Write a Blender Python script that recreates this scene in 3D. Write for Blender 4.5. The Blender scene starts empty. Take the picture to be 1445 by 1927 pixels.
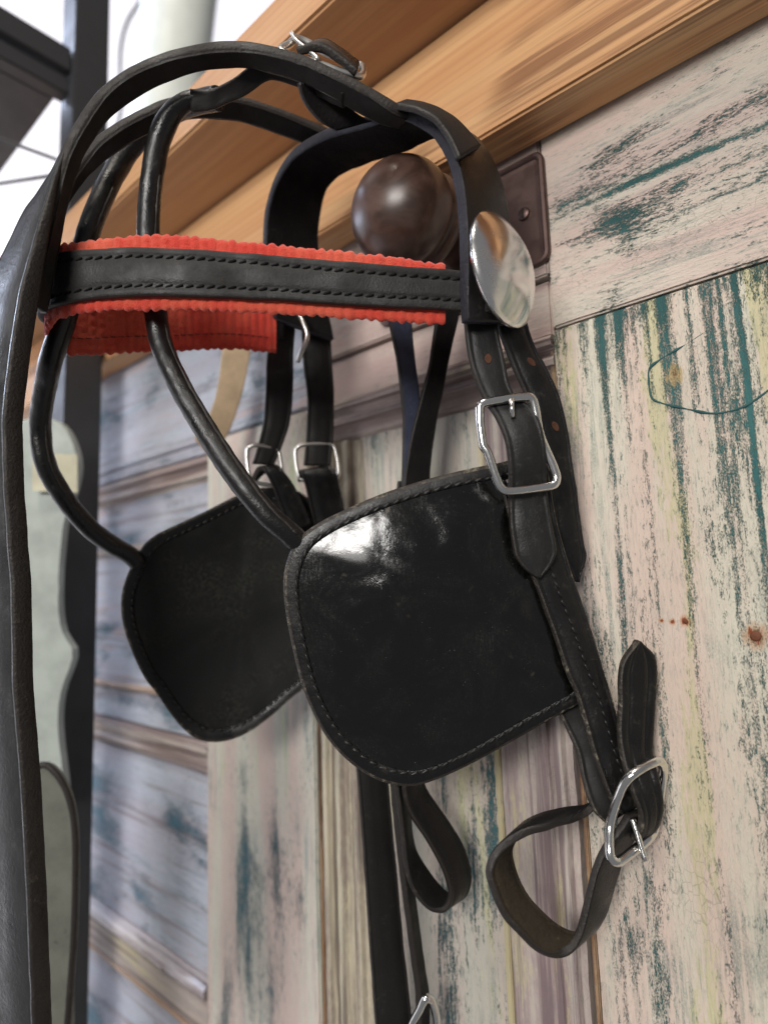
import bpy, bmesh, math, random
from mathutils import Vector, Matrix, noise

random.seed(7)
sc = bpy.context.scene
COL = sc.collection

# ------------------------------------------------------------------ camera
cam_d = bpy.data.cameras.new('camera')
cam = bpy.data.objects.new('camera', cam_d); COL.objects.link(cam)
cam_d.sensor_fit = 'HORIZONTAL'; cam_d.sensor_width = 9.8; cam_d.lens = 7.8
cam_d.clip_start = 0.01; cam_d.clip_end = 50
cam.matrix_world = Matrix(((0.75041, 0.10526, 0.65253, 0.0),
                           (0.66006, -0.06759, -0.74817, -0.30),
                           (-0.03465, 0.99215, -0.12019, 0.0),
                           (0, 0, 0, 1)))
cam_d.dof.use_dof = True; cam_d.dof.focus_distance = 0.288; cam_d.dof.aperture_fstop = 1.7
sc.camera = cam

# ------------------------------------------------------------------ light
def lin(r, g, b):
    f = lambda c: (c/255/12.92 if c/255 <= .04045 else ((c/255+.055)/1.055)**2.4)
    return (f(r), f(g), f(b), 1)
world = bpy.data.worlds.new('World'); sc.world = world; world.use_nodes = True
bg = world.node_tree.nodes['Background']
bg.inputs[0].default_value = (0.60, 0.60, 0.62, 1); bg.inputs[1].default_value = 0.30
def area(name, loc, target, size, energy, color, size_y=None):
    d = bpy.data.lights.new(name, 'AREA'); d.energy = energy; d.color = color; d.size = size
    if size_y: d.shape = 'RECTANGLE'; d.size_y = size_y
    o = bpy.data.objects.new(name, d); COL.objects.link(o); o.location = loc
    o.rotation_euler = (Vector(target)-Vector(loc)).to_track_quat('-Z', 'Y').to_euler()
    return o
area('ceiling_lamp', (0.15, -1.0, 1.9), (-.25, 0, 0.0), 0.5, 22, (1.0, 0.92, 0.82), 0.3)
area('room_window_light', (0.26, -1.72, 0.50), (-.18, 0, 0.0), 0.78, 27, (1.0, 0.97, 0.93), 0.44)
area('window_daylight', (-1.62, -.25, .75), (-.3, -.05, 0.0), 1.1, 36, (0.62, 0.74, 1.0), 1.3)
sc.view_settings.view_transform = 'Standard'; sc.view_settings.look = 'None'
sc.view_settings.gamma = 1.0; sc.view_settings.use_curve_mapping = False
sc.view_settings.exposure = 0.0
sc.cycles.use_denoising = True
sc.cycles.max_bounces = 8

# measured positions in millimetres (x along the wall, y towards the wall face at 0, z up)
P = {
 'crown': [[(-268.9,-35.9,157.7),(-269.0,-44.0,190.7),(-267.2,-49.5,218.3),(-262.4,-51.0,237.5),(-254.1,-53.5,247.4),(-239.6,-54.6,250.2),(-215.8,-54.6,246.1),(-187.1,-56.2,237.4),(-165.0,-58.8,232.1),(-153.2,-58.2,225.3),(-143.1,-55.5,214.1),(-136.5,-52.3,196.3),(-134.2,-50.1,179.0),(-134.0,-48.5,161.5),(-134.4,-45.6,141.1),(-132.9,-40.1,123.0)],[(-282.8,-71.9,165.0),(-281.7,-78.9,189.5),(-278.6,-82.2,210.3),(-274.1,-83.8,227.5),(-263.2,-84.6,242.0),(-247.6,-85.4,248.7),(-223.2,-85.3,247.0),(-194.0,-86.3,237.1),(-168.3,-87.6,227.3),(-156.6,-86.7,218.3),(-146.8,-84.2,205.9),(-141.4,-81.0,190.5),(-139.7,-79.4,173.0),(-140.9,-77.5,154.8),(-143.5,-75.1,133.7),(-145.8,-72.1,119.0)]],
 'browband': [[(-129.7,-56.3,141.7),(-142.0,-68.6,142.8),(-153.0,-78.4,144.6),(-177.4,-99.0,148.6),(-204.4,-120.7,153.8),(-235.6,-146.2,159.5),(-263.6,-168.5,163.4),(-280.7,-180.9,164.2),(-299.3,-191.9,165.1),(-315.3,-192.6,165.6),(-326.3,-186.2,166.0),(-326.1,-175.1,164.1),(-318.8,-152.7,164.3),(-307.1,-124.1,166.6),(-295.7,-96.0,169.9),(-281.2,-65.1,172.9)],[(-128.9,-52.6,123.0),(-141.2,-64.9,124.1),(-154.1,-76.3,125.7),(-179.4,-97.6,129.0),(-206.6,-119.3,133.4),(-237.9,-144.7,137.7),(-266.0,-166.9,140.4),(-283.2,-179.3,140.8),(-301.9,-190.2,139.8),(-318.0,-190.9,140.8),(-328.9,-184.5,141.3),(-328.7,-173.4,140.2),(-321.1,-151.2,142.4),(-309.3,-122.7,145.9),(-297.8,-94.6,150.0),(-283.1,-63.9,155.2)]],
 'lining': [[(-153.1,-74.5,148.7),(-179.1,-96.8,154.7),(-206.4,-118.9,160.5),(-237.9,-144.7,167.0),(-259.9,-162.5,170.6),(-283.1,-180.0,170.5),(-300.9,-190.2,170.3),(-313.6,-190.4,169.5),(-322.7,-185.0,169.5),(-322.3,-174.5,168.9),(-316.2,-154.0,169.7),(-304.7,-125.6,172.3),(-293.3,-97.6,176.2),(-282.0,-71.0,180.2)],[(-156.1,-72.6,120.8),(-182.3,-94.7,124.4),(-209.8,-116.7,129.0),(-241.4,-142.4,133.3),(-263.7,-160.1,135.2),(-286.7,-177.7,136.4),(-304.7,-187.8,135.2),(-317.5,-187.9,132.4),(-326.9,-182.3,129.8),(-326.7,-171.7,127.7),(-320.2,-151.4,132.3),(-308.3,-123.2,137.9),(-296.8,-95.4,143.5),(-285.7,-68.6,145.0)]],
 'cheek_billet': [[(-150.0,-64.9,134.5),(-151.1,-64.2,124.5),(-149.7,-63.4,102.6),(-145.0,-61.1,84.7),(-139.1,-60.3,74.0),(-135.5,-60.1,63.0),(-136.1,-57.2,50.0),(-139.8,-52.3,37.5),(-140.5,-51.3,22.9),(-140.1,-49.9,12.1),(-139.6,-49.1,10.2),(-136.7,-45.7,4.7),(-133.4,-42.3,1.2)],[(-140.2,-53.7,134.9),(-140.7,-52.2,122.8),(-138.6,-52.0,108.0),(-135.1,-50.8,86.9),(-127.0,-48.3,77.7),(-123.1,-48.0,67.5),(-123.4,-45.5,55.1),(-126.7,-40.5,43.1),(-126.5,-39.0,30.8),(-125.8,-36.5,14.9),(-126.0,-36.3,12.5),(-128.9,-37.8,6.3),(-132.7,-41.4,1.1)]],
 'throat_billet': [[(-142.5,-49.0,134.7),(-143.1,-47.9,124.9),(-141.3,-44.4,112.7),(-138.6,-41.4,100.7),(-135.9,-37.2,89.0),(-133.6,-32.9,74.8),(-132.4,-28.9,56.8),(-132.2,-25.5,36.2),(-132.6,-21.7,18.3),(-130.7,-18.2,7.4),(-127.7,-14.2,-1.0)],[(-133.7,-37.2,134.2),(-133.4,-35.3,124.6),(-131.8,-32.2,113.3),(-127.4,-28.2,100.4),(-124.5,-24.5,88.3),(-123.3,-20.8,72.2),(-123.2,-17.9,54.1),(-123.2,-14.9,36.0),(-123.1,-11.7,16.6),(-123.0,-10.6,10.2),(-126.8,-12.7,-1.5)]],
 'cheekpiece': [[(-144.5,-51.3,46.9),(-143.5,-48.8,33.2),(-140.7,-44.4,15.7),(-137.1,-40.3,2.0),(-135.1,-37.9,-6.4),(-131.0,-33.0,-26.9),(-128.3,-29.5,-42.2),(-125.5,-26.7,-52.6),(-122.6,-23.9,-70.9),(-119.9,-21.2,-86.2),(-116.2,-17.6,-100.6),(-114.3,-15.3,-105.0)],[(-128.2,-34.9,50.2),(-127.7,-32.7,35.2),(-126.3,-29.4,17.6),(-124.3,-27.0,5.3),(-122.1,-23.5,-8.6),(-118.8,-19.8,-26.4),(-116.7,-16.9,-41.4),(-114.8,-14.8,-52.3),(-112.2,-12.5,-69.5),(-110.0,-10.1,-84.9),(-108.0,-8.1,-98.9),(-108.4,-7.9,-102.5)]],
 'cheek_lining': [[(-146.5,-29.6,-11.9),(-142.9,-23.7,-37.6),(-138.3,-19.8,-61.5),(-131.1,-19.3,-79.4),(-128.3,-20.2,-92.3),(-124.6,-20.4,-104.3),(-120.4,-16.3,-110.6)],[(-130.1,-15.1,-12.7),(-126.3,-9.4,-35.8),(-122.4,-6.8,-55.9),(-117.7,-6.3,-75.0),(-114.6,-7.5,-88.6),(-112.9,-8.2,-99.8),(-112.3,-7.6,-104.5)]],
 'loop_strap': [[(-125.2,-17.4,-92.7),(-125.4,-18.9,-102.8),(-130.0,-30.4,-107.3),(-135.2,-41.8,-107.9),(-141.9,-49.1,-109.0),(-149.1,-56.3,-113.2),(-152.6,-60.3,-117.5),(-154.7,-62.7,-123.7),(-153.5,-62.1,-131.1),(-150.3,-59.3,-141.3),(-145.5,-55.5,-148.5),(-141.5,-49.1,-156.7),(-137.0,-43.0,-160.3),(-133.1,-38.1,-159.5),(-129.6,-34.3,-154.2),(-126.9,-31.8,-145.8),(-124.7,-29.7,-136.2),(-122.0,-27.4,-126.4),(-118.0,-23.7,-117.2),(-113.3,-19.1,-110.4),(-110.5,-15.9,-105.2)],[(-119.5,-1.1,-88.5),(-120.7,-3.1,-97.9),(-127.1,-15.6,-103.3),(-133.5,-27.6,-103.8),(-141.8,-35.6,-106.2),(-148.2,-41.6,-110.4),(-151.8,-45.0,-115.6),(-153.0,-46.4,-121.1),(-151.7,-44.9,-130.3),(-148.4,-41.6,-140.2),(-143.4,-37.2,-147.6),(-138.6,-30.8,-154.2),(-133.4,-24.5,-157.8),(-129.2,-19.9,-156.8),(-125.5,-16.4,-151.5),(-122.5,-13.9,-143.7),(-119.9,-11.9,-134.7),(-117.4,-9.8,-127.5),(-113.2,-6.3,-118.9),(-108.2,-2.1,-111.0),(-105.5,0.5,-105.4)]],
 'lower_billet': [[(-101.1,-13.4,-28.6),(-107.5,-17.3,-38.9),(-109.7,-18.1,-58.1),(-110.4,-19.2,-71.4),(-108.9,-20.3,-82.1),(-106.2,-20.8,-92.9),(-104.4,-18.6,-101.4),(-105.4,-16.2,-108.7),(-108.9,-12.9,-115.4),(-112.7,-10.2,-115.8)],[(-100.2,-11.9,-28.7),(-96.5,-5.3,-36.8),(-98.5,-5.5,-59.1),(-100.5,-7.1,-76.7),(-99.5,-9.3,-82.5),(-97.1,-10.9,-88.5),(-96.9,-9.8,-98.1),(-99.1,-8.5,-106.1),(-103.2,-5.7,-112.3),(-107.3,-3.2,-113.0)]],
 'lower_buckle': [(-116.1,-21.1,-107.8),(-115.7,-25.7,-118.2),(-114.9,-25.9,-121.2),(-113.1,-23.6,-122.6),(-109.2,-16.5,-119.9),(-104.5,-8.3,-115.8),(-103.6,-5.1,-114.1),(-102.2,-3.5,-108.2),(-98.9,-2.4,-93.0),(-96.6,-5.7,-85.2),(-96.4,-10.2,-81.1),(-98.4,-14.1,-81.2),(-103.8,-21.8,-84.7),(-106.9,-23.3,-88.0),(-110.2,-22.6,-93.6)],
 'lower_prong': [(-108.7,-14.8,-106.7),(-106.9,-15.8,-111.8),(-105.2,-16.8,-116.8),(-103.3,-17.7,-121.9)],
 'cheek_buckle': [(-143.9,-66.0,79.7),(-141.5,-64.2,81.5),(-127.1,-50.7,83.5),(-125.8,-49.1,81.0),(-125.1,-47.1,67.6),(-124.3,-46.3,63.1),(-120.5,-42.5,47.4),(-121.1,-43.0,43.3),(-123.7,-45.1,42.2),(-137.0,-57.8,40.6),(-139.3,-60.1,42.8),(-142.5,-64.1,58.7),(-143.9,-65.1,61.7)],
 'cheek_prong': [(-132.9,-56.5,83.6),(-131.6,-59.0,77.6),(-132.2,-57.5,73.6)],
 'blinker_near': [(-136.7,-38.9,57.7),(-148.1,-49.2,55.6),(-157.3,-58.2,53.4),(-173.0,-71.1,49.1),(-188.8,-84.0,43.3),(-202.9,-95.2,36.4),(-213.0,-103.1,30.5),(-220.9,-108.9,23.6),(-225.5,-111.4,14.8),(-228.1,-112.1,4.3),(-228.9,-110.4,-10.2),(-228.3,-107.0,-27.8),(-226.8,-102.9,-45.5),(-224.3,-98.7,-58.2),(-220.8,-93.7,-69.7),(-215.2,-87.2,-80.0),(-208.4,-80.1,-87.8),(-201.3,-73.1,-92.4),(-192.9,-65.5,-94.1),(-184.1,-58.3,-91.5),(-171.7,-49.2,-85.1),(-157.2,-38.6,-76.1),(-144.8,-29.7,-68.0),(-133.4,-21.6,-60.7),(-125.4,-15.6,-55.3),(-123.3,-14.6,-49.9),(-125.1,-17.0,-36.2),(-128.3,-21.2,-14.9),(-131.5,-25.7,4.1),(-134.4,-30.7,23.3),(-136.2,-35.1,41.1),(-135.9,-36.7,52.4)],
 'blinker_far': [(-315.8,-54.1,66.1),(-324.9,-64.2,63.2),(-332.8,-74.2,57.1),(-340.9,-85.4,49.9),(-349.9,-97.5,42.7),(-357.6,-107.2,36.5),(-362.1,-112.8,30.4),(-367.2,-117.9,17.7),(-371.3,-120.7,5.2),(-373.6,-120.8,-7.1),(-373.7,-118.8,-19.9),(-372.0,-113.3,-36.8),(-369.9,-106.3,-52.3),(-367.6,-101.8,-59.2),(-362.8,-90.7,-78.0),(-358.4,-82.5,-88.4),(-353.2,-74.4,-93.6),(-346.2,-64.1,-94.4),(-338.2,-53.9,-90.5),(-329.1,-42.0,-81.3),(-320.4,-32.1,-70.6),(-309.0,-17.4,-58.8),(-297.1,-3.8,-45.9),(-293.9,-5.8,-15.8),(-294.8,-13.6,19.8),(-297.0,-22.8,48.1),(-304.3,-37.0,63.8)],
 'stay_near': [(-219.9,-97.3,11.5),(-222.4,-103.4,18.5),(-223.5,-110.6,24.8),(-229.8,-121.3,36.2),(-240.7,-131.3,55.7),(-256.4,-140.1,83.3),(-269.0,-147.1,108.9),(-275.5,-150.2,126.5),(-277.6,-152.1,143.4),(-278.1,-154.4,162.6),(-277.4,-156.3,178.7),(-275.3,-157.1,194.8),(-271.5,-157.6,210.1),(-265.3,-157.4,226.6),(-257.8,-155.3,237.3),(-249.5,-151.5,242.0),(-241.0,-145.0,243.3),(-232.0,-138.8,245.3),(-223.6,-133.4,249.3)],
 'stay_far': [(-362.7,-115.4,18.5),(-364.3,-120.4,24.1),(-367.1,-129.1,29.6),(-367.8,-143.3,39.7),(-367.2,-159.0,57.4),(-365.7,-170.0,75.9),(-362.3,-174.3,96.0),(-345.9,-178.5,111.1),(-327.6,-181.9,123.8),(-316.0,-181.0,139.7),(-308.7,-178.3,162.3),(-304.9,-173.9,188.7),(-302.0,-167.2,212.8),(-296.9,-158.5,236.2),(-282.3,-152.8,246.6),(-265.8,-147.0,250.0),(-251.3,-144.5,246.9),(-238.7,-141.0,243.8)],
 'stay_join': [[(-248.2,-149.4,236.2),(-240.4,-142.9,237.6),(-231.7,-136.5,240.8),(-223.3,-130.5,245.3),(-215.1,-124.8,249.7),(-205.5,-117.7,245.5),(-196.1,-110.4,238.7),(-187.1,-103.5,232.0)],[(-244.9,-152.0,245.2),(-237.2,-146.5,244.1),(-229.2,-141.3,247.1),(-221.0,-136.3,252.1),(-212.9,-131.2,256.0),(-202.3,-123.7,250.3),(-191.3,-116.8,242.3),(-181.2,-109.3,233.7)]],
 'face_strap': [[(-280.4,-197.4,206.2),(-287.7,-199.5,196.4),(-298.1,-200.5,191.3),(-309.5,-201.6,186.7),(-316.5,-204.9,171.1),(-325.2,-209.7,149.9),(-330.6,-212.0,131.1),(-336.1,-213.6,107.3),(-340.2,-214.3,86.0),(-341.9,-214.2,72.1),(-342.7,-213.5,60.0),(-344.3,-211.7,36.5),(-346.1,-209.1,6.6),(-350.5,-205.5,-43.2),(-352.9,-202.1,-81.2),(-355.8,-198.3,-124.1),(-360.5,-193.3,-184.6),(-364.3,-189.5,-232.3)],[(-276.5,-197.6,203.5),(-279.5,-199.6,191.3),(-280.6,-201.0,181.6),(-281.1,-202.2,173.5),(-282.4,-204.3,157.2),(-287.0,-205.8,137.5),(-290.5,-206.7,120.1),(-294.7,-207.4,98.1),(-297.7,-207.5,78.4),(-298.4,-206.6,65.6),(-298.9,-205.8,54.5),(-299.7,-203.6,32.8),(-300.7,-200.6,5.3),(-304.1,-196.9,-40.6),(-305.2,-192.8,-75.6),(-307.2,-188.8,-115.1),(-310.8,-183.6,-170.8),(-313.9,-179.9,-214.6)]],
 'branch_near': [[(-301.7,-195.1,134.6),(-295.0,-193.6,161.3),(-289.7,-192.9,181.7),(-286.8,-191.9,191.2),(-284.0,-190.7,199.1),(-280.3,-189.1,209.1),(-270.2,-182.9,225.0),(-260.5,-175.8,233.4),(-249.6,-167.5,240.9),(-238.8,-158.8,246.0),(-227.4,-148.2,249.6),(-216.5,-138.0,249.7),(-207.7,-129.1,246.4),(-199.8,-121.0,242.7),(-191.0,-110.3,236.8),(-184.2,-100.9,231.3),(-178.2,-91.1,228.1),(-172.1,-81.5,226.6)],[(-298.1,-202.9,136.0),(-290.9,-201.5,162.0),(-285.9,-200.3,177.9),(-281.2,-199.2,192.0),(-277.0,-197.9,202.5),(-272.4,-195.9,211.2),(-261.5,-189.8,227.9),(-253.0,-183.8,236.5),(-243.2,-176.2,242.8),(-231.1,-165.8,247.8),(-218.4,-154.4,250.1),(-207.8,-144.5,250.0),(-198.3,-135.1,247.3),(-188.9,-125.6,243.1),(-179.5,-114.4,237.0),(-171.8,-104.8,231.7),(-164.8,-95.0,225.2),(-160.5,-85.6,223.4)]],
 'branch_far': [[(-320.7,-197.1,164.0),(-313.7,-193.7,180.9),(-305.2,-187.3,195.7),(-297.9,-181.8,209.3),(-290.8,-174.5,219.7),(-283.7,-167.1,228.0),(-278.5,-158.5,236.8),(-272.6,-148.2,245.6),(-267.6,-136.9,252.6),(-262.2,-124.7,256.2),(-257.7,-111.9,259.3),(-252.5,-96.8,259.8),(-247.2,-81.5,260.0),(-243.4,-70.0,259.0)],[(-313.6,-203.6,160.1),(-306.7,-200.4,177.7),(-298.3,-194.3,193.3),(-290.0,-188.0,207.8),(-283.9,-182.1,220.5),(-277.0,-174.9,229.9),(-271.0,-165.8,239.2),(-264.6,-155.1,248.8),(-259.0,-143.4,256.4),(-253.4,-131.2,260.8),(-248.3,-117.9,263.9),(-241.7,-101.5,264.2),(-234.7,-84.4,262.6),(-229.0,-71.1,260.6)]],
 'top_buckle': [(-199.2,-132.8,249.0),(-200.1,-127.0,257.8),(-200.7,-120.7,265.3),(-191.1,-107.3,259.4),(-182.9,-97.1,256.2),(-179.4,-98.4,250.5),(-177.5,-104.1,241.8),(-188.1,-119.7,244.4)],
 'top_prong': [(-186.5,-121.1,244.7),(-193.1,-124.2,253.5),(-197.1,-125.9,258.9),(-198.1,-127.3,262.7)],
 'crown_chape': [[(-199.9,-122.6,240.2),(-202.2,-118.8,237.1),(-202.8,-113.5,233.7),(-201.5,-106.3,230.0),(-198.9,-98.6,228.8)],[(-191.1,-102.6,246.4),(-191.5,-99.5,241.4),(-190.3,-96.4,237.1),(-188.0,-92.7,234.5),(-184.7,-86.9,233.2)]],
 'buckle_billet': [[(-194.0,-127.5,248.4),(-186.4,-121.0,249.3),(-180.2,-113.5,244.1),(-176.5,-107.4,239.2)],[(-198.8,-118.1,259.3),(-192.3,-111.7,262.9),(-187.6,-105.6,259.4),(-182.6,-99.0,253.8)]],
 'over_strap': [[(-161.9,-95.9,221.8),(-151.4,-93.6,214.9),(-144.0,-90.0,207.5),(-139.6,-86.6,198.1),(-136.7,-84.5,187.9)],[(-165.7,-82.6,234.6),(-154.9,-78.8,228.2),(-145.9,-73.7,220.0),(-140.5,-69.0,212.0),(-136.5,-65.7,204.6)]],
 'far_billet_front': [[(-291.6,-65.6,169.9),(-298.7,-65.5,146.8),(-302.5,-63.5,130.4),(-306.6,-62.4,109.2),(-310.1,-63.2,95.5),(-314.5,-65.9,80.2)],[(-283.9,-53.8,171.1),(-288.9,-51.8,147.7),(-293.1,-49.2,125.7),(-297.4,-48.6,106.7),(-302.2,-50.6,93.5),(-307.0,-53.9,79.6)]],
 'far_billet_rear': [[(-285.8,-47.6,171.9),(-289.0,-43.7,147.0),(-290.8,-39.4,127.3),(-293.8,-37.3,105.5),(-297.4,-37.6,80.1)],[(-274.3,-32.1,171.3),(-277.5,-28.8,149.6),(-280.2,-25.0,128.0),(-283.3,-22.8,105.9),(-286.7,-22.8,79.6)]],
 'far_chape_front': [[(-313.5,-65.9,69.1),(-308.7,-66.2,75.5),(-305.0,-64.9,75.1),(-303.5,-59.5,66.7),(-304.3,-52.7,53.7),(-304.0,-44.5,37.1)],[(-308.9,-59.3,77.8),(-301.8,-56.4,77.7),(-297.9,-54.5,74.6),(-296.0,-49.3,68.4),(-295.5,-41.6,57.0),(-295.5,-33.8,42.0)]],
 'far_chape_rear': [[(-299.8,-40.7,69.9),(-296.8,-42.2,74.5),(-294.7,-42.3,74.2),(-295.8,-37.9,66.1),(-297.0,-32.6,51.0),(-298.2,-26.9,33.8)],[(-291.2,-29.8,73.4),(-284.5,-27.4,78.0),(-280.5,-24.6,74.2),(-281.9,-20.6,67.0),(-283.3,-15.8,54.2),(-284.9,-10.4,36.9)]],
 'far_buckle_front': [(-315.0,-69.1,89.2),(-311.4,-66.4,91.7),(-304.9,-53.7,89.7),(-303.6,-51.9,85.5),(-303.5,-50.9,71.0),(-305.2,-53.0,66.9),(-311.8,-65.6,67.9),(-314.0,-68.0,70.7)],
 'far_buckle_rear': [(-299.5,-42.3,89.7),(-296.5,-40.3,93.0),(-285.4,-24.1,94.2),(-283.6,-22.0,91.3),(-282.7,-20.0,75.0),(-285.0,-21.3,70.9),(-295.9,-38.7,69.9),(-298.2,-41.1,72.8)],
 'far_hook': [(-272.4,-62.0,168.2),(-268.3,-61.4,161.6),(-266.5,-59.8,152.7),(-270.7,-59.7,146.2),(-278.4,-57.5,140.5)],
 'split_strap_left': [[(-211.8,-49.6,161.5),(-211.7,-46.9,146.0),(-211.3,-42.3,127.5),(-212.2,-38.7,108.6),(-214.4,-35.0,93.9),(-217.5,-32.6,79.3),(-223.3,-29.4,40.1)],[(-205.1,-37.3,163.4),(-205.5,-35.0,146.8),(-206.7,-31.4,125.9),(-207.2,-28.4,108.7),(-208.8,-25.4,93.9),(-210.5,-23.2,79.5),(-214.8,-19.3,39.9)]],
 'split_strap_right': [[(-185.6,-31.5,158.6),(-190.5,-32.3,144.7),(-197.7,-30.9,121.7),(-203.8,-31.0,106.4),(-209.3,-31.9,90.3),(-214.4,-31.3,75.9),(-218.6,-31.0,59.5),(-221.6,-30.5,39.9)],[(-178.6,-20.5,161.2),(-183.1,-21.0,148.1),(-191.5,-21.5,122.4),(-196.6,-20.8,106.9),(-201.1,-21.0,92.2),(-206.2,-20.8,71.0),(-208.4,-19.7,60.8),(-210.6,-18.2,39.5)]],
 'hanging_strap': [[(-223.5,-30.8,60.2),(-229.9,-31.1,31.4),(-240.4,-35.1,-5.1),(-250.5,-40.9,-44.2),(-254.8,-43.2,-78.3),(-253.7,-40.6,-104.6),(-253.9,-37.3,-143.7),(-254.0,-34.7,-185.3),(-254.0,-31.2,-240.2),(-254.4,-28.2,-277.4)],[(-211.3,-17.4,59.9),(-217.3,-17.3,30.9),(-227.5,-20.3,-5.8),(-238.2,-24.4,-46.9),(-243.3,-27.1,-82.9),(-243.6,-25.4,-111.3),(-243.6,-21.9,-149.9),(-243.2,-18.1,-196.5),(-241.6,-14.5,-243.7),(-242.1,-11.5,-281.4)]],
 'thin_strap': [[(-238.5,-37.5,-38.0),(-235.1,-36.7,-70.0),(-232.8,-35.4,-98.4),(-232.8,-33.1,-121.5),(-232.7,-30.2,-147.3),(-232.3,-26.1,-178.8),(-231.7,-22.9,-204.3),(-231.1,-21.0,-221.0),(-233.2,-20.1,-246.2)],[(-235.9,-30.4,-38.6),(-234.2,-27.6,-71.4),(-232.6,-25.6,-100.7),(-233.6,-24.0,-124.2),(-233.9,-21.4,-150.6),(-233.6,-17.2,-182.7),(-233.0,-13.9,-208.8),(-232.2,-11.8,-225.9),(-234.1,-10.7,-251.5)]],
 'small_loop': [[(-233.5,-37.7,-55.2),(-226.1,-38.8,-82.7),(-219.8,-40.7,-103.3),(-219.6,-38.3,-117.4),(-214.2,-31.1,-132.9),(-209.6,-24.7,-147.2),(-207.5,-21.2,-158.0),(-207.5,-19.9,-165.8),(-210.7,-21.8,-171.9),(-215.4,-25.8,-172.0),(-219.2,-29.9,-167.3),(-222.0,-33.6,-159.5),(-223.2,-36.3,-148.8),(-222.9,-38.4,-134.1),(-222.7,-40.5,-120.1),(-222.7,-45.0,-91.9),(-223.1,-49.9,-63.7)],[(-234.8,-22.0,-51.5),(-226.7,-22.8,-77.3),(-220.0,-24.2,-99.0),(-219.5,-21.8,-111.7),(-212.7,-13.0,-129.0),(-207.3,-5.8,-145.0),(-205.9,-2.3,-158.6),(-207.5,-2.3,-167.6),(-211.4,-4.8,-172.7),(-215.8,-9.0,-170.7),(-220.2,-13.9,-164.1),(-224.5,-19.2,-154.5),(-227.5,-23.4,-145.0),(-228.1,-25.7,-133.8),(-227.4,-27.4,-119.2),(-227.0,-31.8,-89.9),(-227.3,-36.3,-63.5)]],
 'tail_buckle': [(-237.0,-21.5,-241.7),(-229.8,-21.3,-228.3),(-226.1,-20.5,-222.0),(-225.2,-16.6,-224.6),(-227.2,-10.3,-240.8),(-230.5,-10.5,-258.1),(-236.6,-19.0,-254.8)],
 'rod_a': [(-615.5,-79.0,440.9),(-643.2,-131.9,453.3)],
 'rod_b': [(-618.8,-79.4,425.5),(-713.3,-111.4,444.6)],
 'cable': [(-1016.5,226.4,1188.6),(-1038.4,213.0,1153.2),(-1059.4,200.3,1117.8),(-1073.8,195.3,1071.6),(-1081.4,197.8,1014.7),(-1086.4,203.4,952.5),(-1102.4,199.3,890.9),(-1114.6,195.3,849.8),(-1126.4,193.3,798.3),(-1135.6,196.8,725.9)],
 'pipe': [(-914.4,242.6,1226.0),(-959.9,241.0,988.9),(-1011.2,240.8,712.1)],
 'bar': [(-586.2,-72.6,560.5)],
 'slit': [(-295.2,-202.9,176.9),(-296.3,-204.6,164.7),(-296.5,-206.5,154.8),(-297.8,-207.8,147.1),(-300.2,-208.8,140.4),(-301.5,-209.4,137.0)],
 'rosette': (-128.9,-63.5,140.8),
 'knob': (-192.1,-56.0,200.4),
 'hole1': (-142.9,-58.3,103.8),
 'hole2': (-132.3,-36.0,105.4),
 'hole3': (-127.1,-26.4,73.8),
 'hole4': (-122.9,-22.7,-146.6),
 'outline': [(-62.6,0.0,110.5),(-72.0,0.0,106.7),(-84.2,0.0,102.4),(-88.9,0.0,99.4),(-89.7,0.0,92.7),(-89.1,0.0,85.2),(-85.9,0.0,82.1),(-74.7,0.0,76.5),(-62.9,0.0,71.7),(-51.7,0.0,72.1),(-44.9,0.0,75.3),(-38.7,0.0,79.4)],
 'beige_strap': [[(-382.6,-38.9,208.1),(-387.8,-38.9,179.8),(-391.6,-39.2,161.3),(-395.7,-40.3,145.6),(-400.1,-44.5,131.0),(-406.9,-50.8,116.7)],[(-369.1,-21.0,211.6),(-374.9,-21.5,183.4),(-380.2,-22.8,162.3),(-387.4,-25.3,138.7),(-394.8,-31.0,117.2),(-403.3,-38.7,102.5)]],
 'pale_rack': [(-577.4,-119.2,149.5),(-566.4,-110.5,155.4),(-554.3,-99.8,154.0),(-547.0,-92.5,148.1),(-542.7,-86.8,136.0),(-540.6,-82.3,119.3),(-542.1,-81.4,105.6),(-547.1,-82.9,88.4),(-554.4,-86.1,68.0),(-560.3,-86.5,38.5),(-564.6,-85.8,11.1),(-567.1,-83.2,-18.7),(-565.7,-79.4,-34.8),(-561.7,-74.6,-43.3),(-561.1,-72.9,-50.7),(-564.8,-74.2,-62.4),(-571.9,-77.5,-80.5),(-576.8,-78.1,-103.2),(-578.5,-75.9,-126.1),(-578.9,-72.5,-149.1),(-581.3,-71.0,-171.9),(-611.4,-97.4,-170.6)],
 'olive_flap': [(-480.6,-137.8,-124.4),(-474.2,-133.6,-116.0),(-467.4,-127.9,-114.1),(-462.4,-122.8,-119.4),(-458.6,-117.7,-129.8),(-456.5,-113.6,-144.5),(-456.7,-111.0,-161.9),(-459.2,-109.0,-187.3),(-464.6,-106.8,-230.7),(-470.4,-106.0,-266.9),(-478.1,-105.2,-313.9),(-497.8,-122.5,-313.0)],
}

def V(p): return Vector((p[0]/1000, p[1]/1000, p[2]/1000))

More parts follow.
